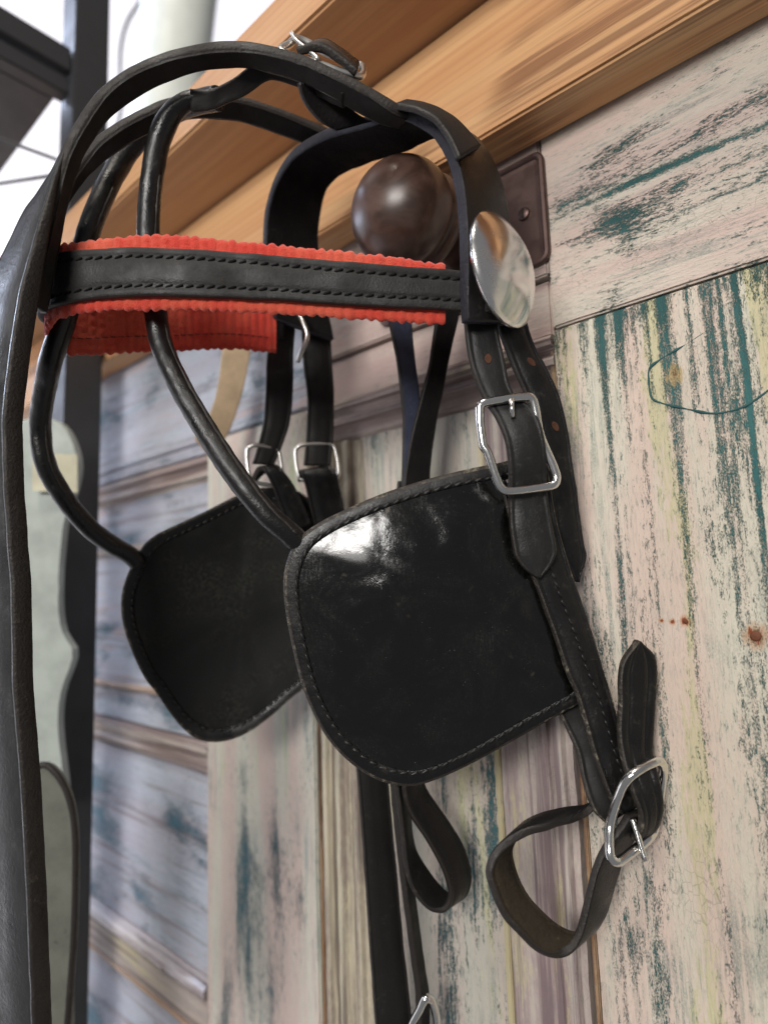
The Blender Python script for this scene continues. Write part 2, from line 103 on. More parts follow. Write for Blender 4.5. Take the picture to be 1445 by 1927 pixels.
# ------------------------------------------------------------------ object helpers
def thing(name, label, cat, loc=(0, 0, 0), group=None):
    o = bpy.data.objects.new(name, None); COL.objects.link(o); o.location = loc
    o.empty_display_size = .02
    o['label'] = label; o['category'] = cat
    if group: o['group'] = group
    return o
def tag(o, label, cat, group=None):
    o['label'] = label; o['category'] = cat
    if group: o['group'] = group
    return o
def root_of(p):
    m = Matrix()
    chain = []
    while p: chain.append(p); p = p.parent
    for q in reversed(chain): m = m @ q.matrix_parent_inverse @ q.matrix_basis
    return m
def link(name, verts, faces, mats, parent=None, midx=None, smooth=True, kind=None, label=None):
    me = bpy.data.meshes.new(name); me.from_pydata([tuple(v) for v in verts], [], faces); me.update()
    if not isinstance(mats, (list, tuple)): mats = [mats]
    for m in mats: me.materials.append(m)
    if midx: me.polygons.foreach_set('material_index', midx)
    if smooth: me.polygons.foreach_set('use_smooth', [True]*len(me.polygons))
    bm = bmesh.new(); bm.from_mesh(me); bmesh.ops.recalc_face_normals(bm, faces=bm.faces); bm.to_mesh(me); bm.free()
    o = bpy.data.objects.new(name, me); COL.objects.link(o)
    if parent:
        o.parent = parent; o.matrix_parent_inverse = root_of(parent).inverted()
    if kind: o['kind'] = kind
    if label: o['label'] = label
    return o

# ------------------------------------------------------------------ material helpers
class NT:
    def __init__(s, name):
        s.m = bpy.data.materials.new(name); s.m.use_nodes = True; s.t = s.m.node_tree
        s.b = s.t.nodes['Principled BSDF']; s.tc = s.n('ShaderNodeTexCoord')
    def n(s, typ, **k):
        x = s.t.nodes.new(typ)
        for a, v in k.items(): setattr(x, a, v)
        return x
    def l(s, a, b): s.t.links.new(a, b)
    def set(s, sock, v):
        if isinstance(v, bpy.types.NodeSocket): s.l(v, sock)
        else: sock.default_value = v
    def coord(s, scale=(1, 1, 1), off=(0, 0, 0)):
        mp = s.n('ShaderNodeMapping'); s.l(s.tc.outputs['Object'], mp.inputs[0])
        mp.inputs['Location'].default_value = off; mp.inputs['Scale'].default_value = scale
        return mp.outputs[0]
    def noise(s, vec, scale=1, detail=4, rough=.55, dist=0):
        x = s.n('ShaderNodeTexNoise'); s.l(vec, x.inputs['Vector']); x.inputs['Scale'].default_value = scale
        x.inputs['Detail'].default_value = detail; x.inputs['Roughness'].default_value = rough
        x.inputs['Distortion'].default_value = dist; return x.outputs['Fac']
    def math(s, op, a, b=0, c=0, clamp=False):
        x = s.n('ShaderNodeMath', operation=op, use_clamp=clamp)
        s.set(x.inputs[0], a); s.set(x.inputs[1], b)
        if op in ('MULTIPLY_ADD', 'SMOOTH_MIN'): s.set(x.inputs[2], c)
        return x.outputs[0]
    def step(s, v, lo, hi, a=0., b=1.):
        x = s.n('ShaderNodeMapRange', interpolation_type='SMOOTHSTEP'); s.set(x.inputs['Value'], v)
        x.inputs['From Min'].default_value = lo; x.inputs['From Max'].default_value = hi
        x.inputs['To Min'].default_value = a; x.inputs['To Max'].default_value = b; return x.outputs[0]
    def mix(s, fac, a, b, mode='MIX'):
        x = s.n('ShaderNodeMix', data_type='RGBA', blend_type=mode); s.set(x.inputs[0], fac)
        s.set(x.inputs[6], a); s.set(x.inputs[7], b); return x.outputs[2]
    def bump(s, h, strength, dist, prev=None):
        x = s.n('ShaderNodeBump'); s.l(h, x.inputs['Height']); x.inputs['Strength'].default_value = strength
        x.inputs['Distance'].default_value = dist
        if prev: s.l(prev, x.inputs['Normal'])
        return x.outputs[0]
    def out(s, col=None, rough=None, normal=None, **k):
        if col is not None: s.set(s.b.inputs['Base Color'], col)
        if rough is not None: s.set(s.b.inputs['Roughness'], rough)
        if normal is not None: s.l(normal, s.b.inputs['Normal'])
        for a, v in k.items(): s.set(s.b.inputs[a.replace('_', ' ')], v)
        return s.m

def leather(name, base, rough=.42, grain=.25, dust=.35, dustcol=(96, 88, 76), scale=1., coat=0.0, spec=.5, bumpd=.00025, cover=0., scr=.35):
    s = NT(name); c = s.coord()
    g = s.noise(c, 900*scale, 3, .6); w = s.noise(c, 60, 4, .6); sp = s.noise(c, 330, 5, .7)
    d = s.math('MULTIPLY', s.step(w, .45-cover, .75-cover), s.step(sp, .52-cover, .72-cover))
    sa = s.noise(s.coord((2600, 2600, 190), (2, 7, 1)), 1, 2, .5, .2); sb = s.noise(s.coord((300, 300, 2400), (9, 3, 4)), 1, 2, .5, .2)
    sk = s.math('MULTIPLY', s.math('MAXIMUM', s.step(sa, .64, .72), s.step(sb, .66, .74)), s.step(s.noise(c, 45, 3, .6), .46, .62))
    d = s.math('MAXIMUM', d, s.math('MULTIPLY', sk, scr))
    col = s.mix(s.math('MULTIPLY', d, dust), lin(*base), lin(*dustcol))
    col = s.mix(s.math('MULTIPLY', s.step(w, .3, .7), .5), col, lin(*[v*.72 for v in base]))
    r = s.math('ADD', s.math('MULTIPLY', s.math('SUBTRACT', w, .5), .8), s.math('ADD', s.math('MULTIPLY', d, .3), rough), clamp=True)
    vo = s.n('ShaderNodeTexVoronoi', feature='DISTANCE_TO_EDGE'); vo.inputs['Scale'].default_value = 260*scale
    wv = s.n('ShaderNodeVectorMath', operation='MULTIPLY_ADD'); nz = s.n('ShaderNodeTexNoise'); s.l(c, nz.inputs['Vector']); nz.inputs['Scale'].default_value = 120
    s.l(nz.outputs['Color'], wv.inputs[0]); wv.inputs[1].default_value = (.006, .006, .006); s.l(c, wv.inputs[2]); s.l(wv.outputs[0], vo.inputs['Vector'])
    crease = s.step(vo.outputs['Distance'], .0, .12)
    h = s.math('ADD', s.math('ADD', g, s.math('MULTIPLY', w, 1.5)), s.math('MULTIPLY', crease, .07))
    return s.out(col, r, s.bump(h, grain, bumpd), Coat_Weight=coat, Coat_Roughness=.12, Specular_IOR_Level=spec)
LEATHER = leather('black_bridle_leather', (20, 19, 19), .37, .7, .75, spec=.42)
LEATHER_DULL = leather('dull_black_leather', (27, 25, 24), .6, .5, .5, spec=.3)
GREYSTRAP = leather('grey_sheen_leather', (40, 40, 42), .38, .9, .5, (110, 108, 104), .6, spec=.9)
ROUND = leather('rolled_leather', (18, 17, 17), .36, .8, .8, (90, 86, 76), coat=.05)
SUEDE = leather('flesh_side_leather', (22, 20, 20), .92, .9, .4, (70, 64, 66), .6, spec=.2, bumpd=.0006)
SUEDE_TAN = leather('dusty_flesh_side', (54, 47, 38), .92, .9, .9, (122, 108, 84), .6, spec=.2, bumpd=.0006)
EDGE = leather('cut_leather_edge', (34, 29, 26), .62, .9, .8, (118, 104, 86), .8, bumpd=.0005, cover=.01)
EDGE_WORN = leather('worn_leather_edge', (44, 39, 34), .6, 1., 1., (172, 160, 140), .8, bumpd=.0006, cover=.045)
BROWN_HOLE = leather('punched_leather', (84, 50, 30), .8, .6, .2)
OLIVE = leather('olive_leather', (112, 113, 104), .45, .4, .9, (56, 58, 58), .6)
BEIGE = leather('beige_webbing', (196, 172, 140), .7, .5, .2)
THREAD = leather('black_thread', (16, 16, 16), .5, .5, .6, (130, 124, 110))
THREAD_BLACK = leather('matte_black_thread', (10, 10, 10), .75, .5, .2, spec=.15)

def patent():
    s = NT('patent_leather'); c = s.coord()
    big = s.noise(c, 24, 1.2, .5, .3); mid = s.noise(c, 95, 3, .6, .5); spots = s.noise(c, 700, 2, .5); hz = s.noise(c, 34, 6, .7, .8)
    scr = s.noise(s.coord((260, 1500, 1200), (1, 2, 3)), 1, 3, .6); sc2 = s.noise(s.coord((1700, 1700, 150), (5, 1, 3)), 1, 3, .6, .3)
    chips = s.noise(c, 240, 6, .8, 1.2); dust = s.noise(c, 1500, 2, .5)
    smear = s.step(hz, .42, .66)
    haze = s.math('MULTIPLY', smear, s.math('ADD', s.step(scr, .4, .65, .2, .7), s.step(sc2, .45, .65, 0., .6)))
    col = s.mix(s.math('MULTIPLY', haze, .20), lin(7, 7, 7), lin(48, 49, 44))
    col = s.mix(s.math('MULTIPLY', s.step(dust, .70, .78), s.step(hz, .4, .6, .1, .7)), col, lin(116, 112, 100))
    col = s.mix(s.step(chips, .735, .765), col, lin(112, 104, 88))
    vo = s.n('ShaderNodeTexVoronoi', feature='DISTANCE_TO_EDGE'); wv = s.n('ShaderNodeVectorMath', operation='MULTIPLY_ADD'); nz = s.n('ShaderNodeTexNoise')
    s.l(c, nz.inputs['Vector']); nz.inputs['Scale'].default_value = 60; nz.inputs['Detail'].default_value = 5; s.l(nz.outputs['Color'], wv.inputs[0]); wv.inputs[1].default_value = (.03, .03, .03)
    s.l(c, wv.inputs[2]); s.l(wv.outputs[0], vo.inputs['Vector']); vo.inputs['Scale'].default_value = 24
    crk = s.math('MULTIPLY', s.step(vo.outputs['Distance'], .03, .008), s.step(s.noise(c, 38, 3, .6), .62, .70))
    col = s.mix(s.math('MULTIPLY', crk, .5), col, lin(104, 98, 86))
    r = s.math('ADD', s.math('MULTIPLY', haze, .20), s.step(spots, .66, .8, .11, .36), clamp=True)
    n = s.bump(big, .75, .006); n = s.bump(s.noise(c, 58, 1.5, .5, .5), .5, .0020, n); n = s.bump(spots, .16, .00025, n); n = s.bump(scr, .10, .0003, n); n = s.bump(crk, -.5, .0005, n)
    return s.out(col, r, n, Coat_Weight=.3, Coat_Roughness=.10, Specular_IOR_Level=.5)
PATENT = patent()
def matte_blinker():
    s = NT('dusty_blinker_leather'); c = s.coord()
    hz = s.noise(c, 28, 6, .65); fine = s.noise(c, 500, 4, .7)
    d = s.math('MULTIPLY', s.step(hz, .46, .68), s.step(fine, .42, .62))
    return s.out(s.mix(d, lin(13, 13, 12), lin(44, 44, 37)), s.step(hz, .3, .7, .5, .75), s.bump(fine, .3, .0003), Specular_IOR_Level=.35)
BLINK_IN = matte_blinker()

def metal(name, col, rough, wear=.1):
    s = NT(name); c = s.coord(); n1 = s.noise(c, 90, 5, .65); n2 = s.noise(c, 1100, 2, .6)
    r = s.math('ADD', s.math('MULTIPLY', s.step(n1, .4, .75), wear), rough)
    return s.out(s.mix(s.step(n1, .5, .8), col, tuple(v*.72 for v in col[:3])+(1,)), r, s.bump(n2, .05, .0002), Metallic=1.0)
CHROME = metal('nickel_plate', (.80, .79, .77, 1), .13)
ROSETTE = metal('polished_rosette', (.82, .81, .80, 1), .17, .16)
TARNISH = metal('dull_nickel', (.62, .60, .57, 1), .3, .2)
PLATE = metal('bronzed_plate', (.15, .10, .09, 1), .42, .2)

def red_web():
    s = NT('red_webbing'); c = s.coord(); f = s.noise(c, 1600, 3, .6); w = s.noise(c, 40, 4, .6)
    col = s.mix(s.step(w, .35, .7), lin(212, 62, 46), lin(222, 98, 72))
    col = s.mix(s.step(f, .32, .5, .4, 0.), col, lin(150, 40, 32))
    return s.out(col, .75, s.bump(f, 1., .0008), Specular_IOR_Level=.2, Sheen_Weight=.3)
RED = red_web()

def paint(name, grain, A, B, C, teal=(26, 72, 72), seed=0., lo=.57, hi=.61, soft=.0, dark=None, darkth=.6, cth=.58, across=75., along=5.5, stip=.42, extra=None, line=0., lscale=85., wash=.55, bias=None):
    """layers of old flaked paint dragged along the grain"""
    s = NT(name)
    def g(a, b, o=0.):
        sc3 = (a, a*.4, b) if grain == 'Z' else (b, a*.4, a)
        return s.coord(sc3, (seed*3.1+o, seed*1.7-o, seed*2.3+o*.7))
    warp = s.noise(g(9, 5, 4.4), 1, 2, .5)
    s1 = s.noise(g(across, along), 1, 6, .62, .25)
    p1 = s.noise(g(11, 7, 9.), 1, 3, .55, .5)
    e1 = s.noise(g(620, 150, 3.), 1, 5, .75)
    e2 = s.noise(g(2200, 900, 5.), 1, 2, .6)
    m = s.math('ADD', s.math('ADD', s1, s.math('MULTIPLY', s.math('SUBTRACT', p1, .5), .75)),
               s.math('ADD', s.math('MULTIPLY', s.math('SUBTRACT', e1, .5), .45), s.math('MULTIPLY', s.math('SUBTRACT', e2, .5), .34)))
    zb = None
    if bias:
        sp = s.n('ShaderNodeSeparateXYZ'); s.l(s.tc.outputs['Object'], sp.inputs[0])
        for ax, a0, a1, v0, v1 in bias:
            t_ = s.step(sp.outputs[ax], a0, a1, v0, v1); zb = t_ if zb is None else s.math('ADD', zb, t_)
        m = s.math('ADD', m, zb)
    teal_m = s.step(m, lo-.01, hi+.085+soft)
    if line:
        wx = s.n('ShaderNodeVectorMath', operation='MULTIPLY_ADD')
        wn = s.n('ShaderNodeTexNoise'); s.l(g(6, 5, 41.), wn.inputs['Vector']); wn.inputs['Scale'].default_value = 1; wn.inputs['Detail'].default_value = 2
        s.l(wn.outputs['Color'], wx.inputs[0]); wx.inputs[1].default_value = (1.3, 1.3, .2); s.l(g(lscale, 1.9, 37.), wx.inputs[2])
        s2 = s.noise(wx.outputs[0], 1, 3, .5, .1)
        p2 = s.noise(g(8, 6, 43.), 1, 3, .6)
        m2 = s.math('ADD', s.math('ADD', s2, s.math('MULTIPLY', s.math('SUBTRACT', p2, .5), .50)),
                    s.math('ADD', s.math('MULTIPLY', s.math('SUBTRACT', e1, .5), .36), s.math('MULTIPLY', s.math('SUBTRACT', e2, .5), .34)))
        if zb is not None: m2 = s.math('ADD', m2, zb)
        teal_m = s.math('MAXIMUM', teal_m, s.step(m2, line-.01, line+.15))
        m = s.math('MAXIMUM', m, s.math('ADD', m2, lo-line))
    st = s.math('MULTIPLY', s.step(m, lo-.14, hi-.02), s.step(e1, .53, .60, 0., stip))
    b1 = s.noise(g(48, 3.2, 11.), 1, 5, .6, .3); b2 = s.noise(g(26, 3.0, 17.), 1, 6, .65, .3); b3 = s.noise(g(14, 10, 23.), 1, 4, .6)
    col = s.mix(s.step(s.math('ADD', b1, s.math('MULTIPLY', s.math('SUBTRACT', e1, .5), .3)), .40, .60), lin(*A), lin(*B))
    col = s.mix(s.math('MULTIPLY', s.step(s.math('ADD', b2, s.math('MULTIPLY', s.math('SUBTRACT', e1, .5), .25)), cth, cth+.05), .8), col, lin(*C))
    col = s.mix(s.step(b3, .35, .65, .0, .25), col, lin(*[v*.84 for v in A]))
    fine = s.noise(g(1100, 110, 29.), 1, 4, .7)
    col = s.mix(s.step(fine, .52, .72, 0., .38), col, lin(126, 134, 128))
    wa = s.noise(g(300, 16, 61.), 1, 4, .65); wb = s.noise(g(15, 9, 67.), 1, 4, .6, .4)
    wm = s.math('MULTIPLY', s.math('MULTIPLY', s.step(wa, .47, .60), s.step(wb, .44, .60)), s.step(e2, .36, .56, .35, 1.))
    col = s.mix(s.math('MULTIPLY', wm, wash), col, lin(*[v*.9+34 for v in teal]))
    if dark:
        d1 = s.noise(g(150, 3.5, 31.), 1, 5, .65, .2)
        col = s.mix(s.math('MULTIPLY', s.step(d1, darkth-.08, darkth+.06), .85), col, lin(*dark))
    ck = s.n('ShaderNodeTexVoronoi', feature='DISTANCE_TO_EDGE'); s.l(g(420, 190, 51.), ck.inputs['Vector']); ck.inputs['Scale'].default_value = 1; ck.inputs['Randomness'].default_value = 1
    ckm = s.math('MULTIPLY', s.step(ck.outputs['Distance'], .045, .015), s.step(s.noise(g(16, 12, 53.), 1, 4, .6), .52, .64))
    col = s.mix(s.math('MULTIPLY', ckm, .3), col, lin(88, 88, 80))
    col = s.mix(st, col, lin(*[v*.6+40 for v in teal]))
    tv = s.mix(s.step(s.math('ADD', b3, s.math('MULTIPLY', s.math('SUBTRACT', e1, .5), .5)), .35, .65), lin(*teal), lin(*[v*1.15+16 for v in teal]))
    col = s.mix(teal_m, col, tv)
    if extra: col = extra(s, col, e1)
    h = s.math('SUBTRACT', s.math('MULTIPLY', fine, .45), s.math('MULTIPLY', teal_m, .8))
    h = s.math('ADD', h, s.math('MULTIPLY', e1, .5))
    n = s.bump(h, .8, .0013)
    return s.out(col, s.step(b2, .3, .7, .48, .68), n, Specular_IOR_Level=.35)

def near_spot(s, c, r, e1, sx=1., sz=1.):
    p = s.coord((1/sx, 0, 1/sz), (-c[0]/sx, 0, -c[1]/sz))
    ln = s.n('ShaderNodeVectorMath', operation='LENGTH'); s.l(p, ln.inputs[0])
    d = s.math('ADD', ln.outputs['Value'], s.math('MULTIPLY', s.math('SUBTRACT', e1, .5), r*4.))
    return d
def stile_marks(s, col, e1):
    # rusty nail stains, a knot, and a drawn outline scratched through to the teal coat
    for c, r in (((-.0561, -.0264), .0032), ((-.0832, -.0207), .0016), ((-.0889, -.0208), .0009), ((-.0935, -.0205), .0008)):
        d = near_spot(s, c, r, e1)
        col = s.mix(s.step(d, r*2.2, r*1.0, 0., .55), col, lin(176, 128, 84))
        col = s.mix(s.step(d, r*1.1, r*.55), col, lin(128, 62, 30))
    d = near_spot(s, (-.0778, .0936), .0028, e1, 1., 1.5)
    col = s.mix(s.step(d, .0042, .0024), col, lin(178, 158, 118)); col = s.mix(s.step(d, .0018, .0006, 0., .7), col, lin(120, 92, 62))
    return col

PINK, CREAM, YEL, GREY = (210, 190, 176), (206, 201, 184), (194, 189, 146), (176, 172, 164)
P_STILE = paint('flaked_paint_stile', 'Z', PINK, CREAM, YEL, seed=1.3, lo=.60, hi=.64, extra=stile_marks, across=50, along=4.2, cth=.53, line=.555, lscale=165, wash=.5, bias=(('Z', -.16, .06, -.008, .024), ('Z', .112, .136, 0., .05), ('X', -.045, -.02, 0., .015)))
P_RAIL = paint('flaked_paint_rail', 'X', (204, 182, 172), (204, 196, 182), YEL, seed=4.7, lo=.575, hi=.615, across=42, along=9, cth=.66, stip=.45, line=.66, lscale=110, wash=.5, bias=(('Z', .150, .175, -.05, .02), ('Z', .205, .225, 0., -.10), ('X', -.125, -.095, -.05, .02)))
P_RAILTOP = paint('worn_pale_rail', 'X', (186, 162, 154), (200, 188, 176), (150, 128, 124), seed=6.1, lo=.70, hi=.75, dark=(120, 96, 92), darkth=.66, wash=.15)
P_PANEL = paint('flaked_paint_panel', 'Z', (196, 182, 170), (190, 186, 172), (198, 194, 150), seed=2.9, lo=.565, hi=.60, across=110, along=5, teal=(32, 72, 76))
P_GREYP = paint('grey_violet_panel', 'Z', (176, 160, 154), (190, 184, 170), YEL, seed=8.2, lo=.68, hi=.73, dark=(126, 114, 114), darkth=.6)
P_MOULD = paint('grey_violet_moulding', 'Z', (166, 148, 146), (192, 182, 172), (190, 180, 146), seed=3.3, lo=.80, hi=.84, dark=(116, 98, 100), darkth=.55, across=120, along=3, wash=.15)
P_MOULDX = paint('grey_violet_rail_moulding', 'X', (160, 142, 138), (186, 174, 164), (190, 180, 146), seed=5.3, lo=.80, hi=.84, dark=(98, 80, 76), darkth=.55, across=120, along=3, wash=.15)
P_RIB = paint('stripped_ribbed_moulding', 'Z', (150, 136, 126), (200, 190, 168), (206, 196, 160), seed=7.7, lo=.82, hi=.86, dark=(92, 80, 74), darkth=.53, across=150, along=2.4, wash=.15)
P_FAR = paint('flaked_paint_left_stile', 'Z', (206, 186, 176), (204, 202, 188), (190, 196, 158), seed=9.4, lo=.565, hi=.62, soft=.03, across=30, along=4, teal=(36, 78, 88))
P_FARX = paint('flaked_paint_blue_lit_panel', 'X', (178, 176, 188), (182, 188, 200), (196, 172, 168), seed=11.2, lo=.55, hi=.62, soft=.03, across=30, along=9, teal=(50, 86, 102), dark=(128, 116, 118), darkth=.62)  # base coats shifted to blue: window light put into the paint colour
P_GAP = paint('bare_wood_edge', 'Z', (132, 92, 62), (176, 152, 122), (160, 112, 70), seed=12.2, lo=.9, hi=.95, dark=(60, 42, 32), darkth=.56, wash=.15)
P_LINE = paint('tan_moulding_line', 'X', (178, 150, 128), (168, 148, 134), (190, 160, 130), seed=14.2, lo=.85, hi=.9, dark=(120, 100, 92), wash=.15)
P_YELLOW = paint('yellowed_edge_paint', 'Z', (190, 178, 140), (196, 186, 164), (184, 166, 116), seed=13.2, lo=.68, hi=.72, wash=.15)

def pine(name, A, B, dark, seed, burn=0., rough=.5):
    s = NT(name)
    c = s.coord((3.0, 70, 70), (seed, seed*2, seed*.5)); w = s.noise(c, 1, 4, .5, .6)
    lines = s.n('ShaderNodeTexWave', bands_direction='Z'); lines.wave_type = 'BANDS'
    s.l(s.coord((2.2, 60, 60), (seed*2, 0, seed)), lines.inputs['Vector']); lines.inputs['Scale'].default_value = .9
    lines.inputs['Distortion'].default_value = 5.; lines.inputs['Detail'].default_value = 3; lines.inputs['Detail Scale'].default_value = 1.2
    fine = s.noise(s.coord((16, 900, 900), (seed, 0, 1)), 1, 4, .65)
    col = s.mix(s.step(w, .3, .7), lin(*A), lin(*B))
    col = s.mix(s.math('MULTIPLY', s.step(lines.outputs['Fac'], 0.55, .95), .2), col, lin(*dark))
    col = s.mix(s.step(fine, .48, .75, 0., .2), col, lin(*dark))
    if burn:
        pz = s.noise(s.coord((9, 12, 12), (seed*1.9, 3, seed)), 1, 2, .5)
        st = s.noise(s.coord((7, 240, 240), (seed, 5, 2)), 1, 4, .6)
        k = s.math('MULTIPLY', s.step(pz, .45, .60), s.step(st, .38, .58))
        col = s.mix(s.math('MULTIPLY', k, burn), col, lin(92, 44, 24))
    return s.out(col, s.step(w, .3, .7, rough-.08, rough+.1), s.bump(fine, .3, .0006), Specular_IOR_Level=.4)
PINE = pine('oiled_pine_beam', (218, 174, 126), (205, 153, 106), (170, 114, 74), 1.4, .6)
PINE2 = pine('brown_pine_shelf', (198, 154, 110), (184, 138, 96), (150, 106, 72), 3.8, .12)

def plain(name, col, rough, spec=.5, metal_=0., mott=.12, scale=30):
    s = NT(name); w = s.noise(s.coord(), scale, 5, .6)
    return s.out(s.mix(s.step(w, .35, .7, 0, 1), lin(*col), lin(*[v*(1-mott) for v in col])), s.step(w, .3, .7, rough-.05, rough+.08), s.bump(w, .1, .001), Specular_IOR_Level=spec, Metallic=metal_)
BLACKMETAL = plain('black_powder_coat', (46, 46, 48), .5)
PALE = plain('pale_grey_board', (176, 184, 178), .6)
STICKER = plain('cream_paper', (206, 202, 178), .8)
WHITE = plain('white_paint', (226, 232, 226), .5, mott=.03)
CABLEM = plain('dark_cable', (40, 42, 44), .5)
DARKGAP = plain('dark_gap', (34, 24, 18), .9, mott=.4)
KNOBM = None
def knob_mat():
    s = NT('dark_brown_knob'); c = s.coord(); w = s.noise(c, 40, 5, .6, .6); f = s.noise(c, 500, 3, .6)
    col = s.mix(s.step(w, .38, .66), lin(60, 43, 36), lin(92, 68, 58))
    return s.out(col, s.step(w, .3, .7, .28, .42), s.bump(f, .06, .0003), Coat_Weight=.15, Coat_Roughness=.25, Specular_IOR_Level=.55)
KNOBM = knob_mat()
def glow(name, col, strength):
    s = NT(name); s.b.inputs['Base Color'].default_value = (.8, .8, .8, 1)
    s.b.inputs['Emission Color'].default_value = col; s.b.inputs['Emission Strength'].default_value = strength; return s.m
GLASS = glow('daylit_frosted_pane', (.92, .90, 1.0, 1), .86)

# ------------------------------------------------------------------ shape helpers
def catmull(P, ts, t):
    n = len(P)
    i = 0
    while i < n-2 and t > ts[i+1]: i += 1
    t0, t1 = ts[i], ts[i+1]; u = (t-t0)/max(t1-t0, 1e-9)
    p1, p2 = P[i], P[i+1]
    m1 = (P[i+1]-P[i-1])/(ts[i+1]-ts[i-1]) if i > 0 else (p2-p1)/(t1-t0)
    m2 = (P[i+2]-P[i])/(ts[i+2]-ts[i]) if i+2 < n else (p2-p1)/(t1-t0)
    d = t1-t0; u2 = u*u; u3 = u2*u
    return p1*(2*u3-3*u2+1) + m1*d*(u3-2*u2+u) + p2*(3*u2-2*u3) + m2*d*(u3-u2)
def params(P):
    ts = [0.]
    for a, b in zip(P, P[1:]): ts.append(ts[-1]+max((b-a).length, 1e-6))
    return ts
def box(name, x0, x1, y0, y1, z0, z1, mat, parent=None, bev=.0012, wob=0., kind=None, label=None):
    bm = bmesh.new()
    bmesh.ops.create_cube(bm, size=1.0)
    for v in bm.verts:
        v.co = Vector(((x0+x1)/2+v.co.x*(x1-x0), (y0+y1)/2+v.co.y*(y1-y0), (z0+z1)/2+v.co.z*(z1-z0)))
    if wob:
        long_x = (x1-x0) > (z1-z0)
        es = [e for e in bm.edges if abs((e.verts[0].co-e.verts[1].co)[0 if long_x else 2]) > .5*max(x1-x0, z1-z0)]
        bmesh.ops.subdivide_edges(bm, edges=es, cuts=40, use_grid_fill=True)
        for v in bm.verts:
            k = v.co.x if long_x else v.co.z
            d = noise.noise(Vector((k*38, x0*9, z0*7)))*wob + noise.noise(Vector((k*130, x0*9, z0*7)))*wob*.5
            if long_x: v.co.z += d
            else: v.co.x += d
    if bev: bmesh.ops.bevel(bm, geom=[e for e in bm.edges if e.calc_face_angle(0) > .8], offset=bev, segments=2, affect='EDGES')
    me = bpy.data.meshes.new(name); bm.to_mesh(me); bm.free(); me.materials.append(mat)
    o = bpy.data.objects.new(name, me); COL.objects.link(o)
    if parent: o.parent = parent; o.matrix_parent_inverse = root_of(parent).inverted()
    if kind: o['kind'] = kind
    if label: o['label'] = label
    return o
def moulding(name, prof, axis, a0, a1, mat, parent, steps=60):
    """prof: (across, y) points, first to last; swept along x or z with a slight hand-planed waver"""
    vs, fs = [], []
    back = max(p[1] for p in prof)+.012
    pr = list(prof)+[(prof[-1][0], back), (prof[0][0], back)]
    n = len(pr)
    for i in range(steps+1):
        a = a0+(a1-a0)*i/steps
        for (c, y) in pr:
            w = noise.noise(Vector((a*60, c*40, 1)))*.0004
            vs.append((a, y+w, c+w) if axis == 'X' else (c+w, y+w, a))
    for i in range(steps):
        for j in range(n):
            k = (j+1) % n
            fs.append((i*n+j, i*n+k, (i+1)*n+k, (i+1)*n+j))
    fs.append(tuple(range(n))); fs.append(tuple(steps*n+j for j in range(n)))
    o = link(name, vs, fs, mat, parent, smooth=False)
    return o

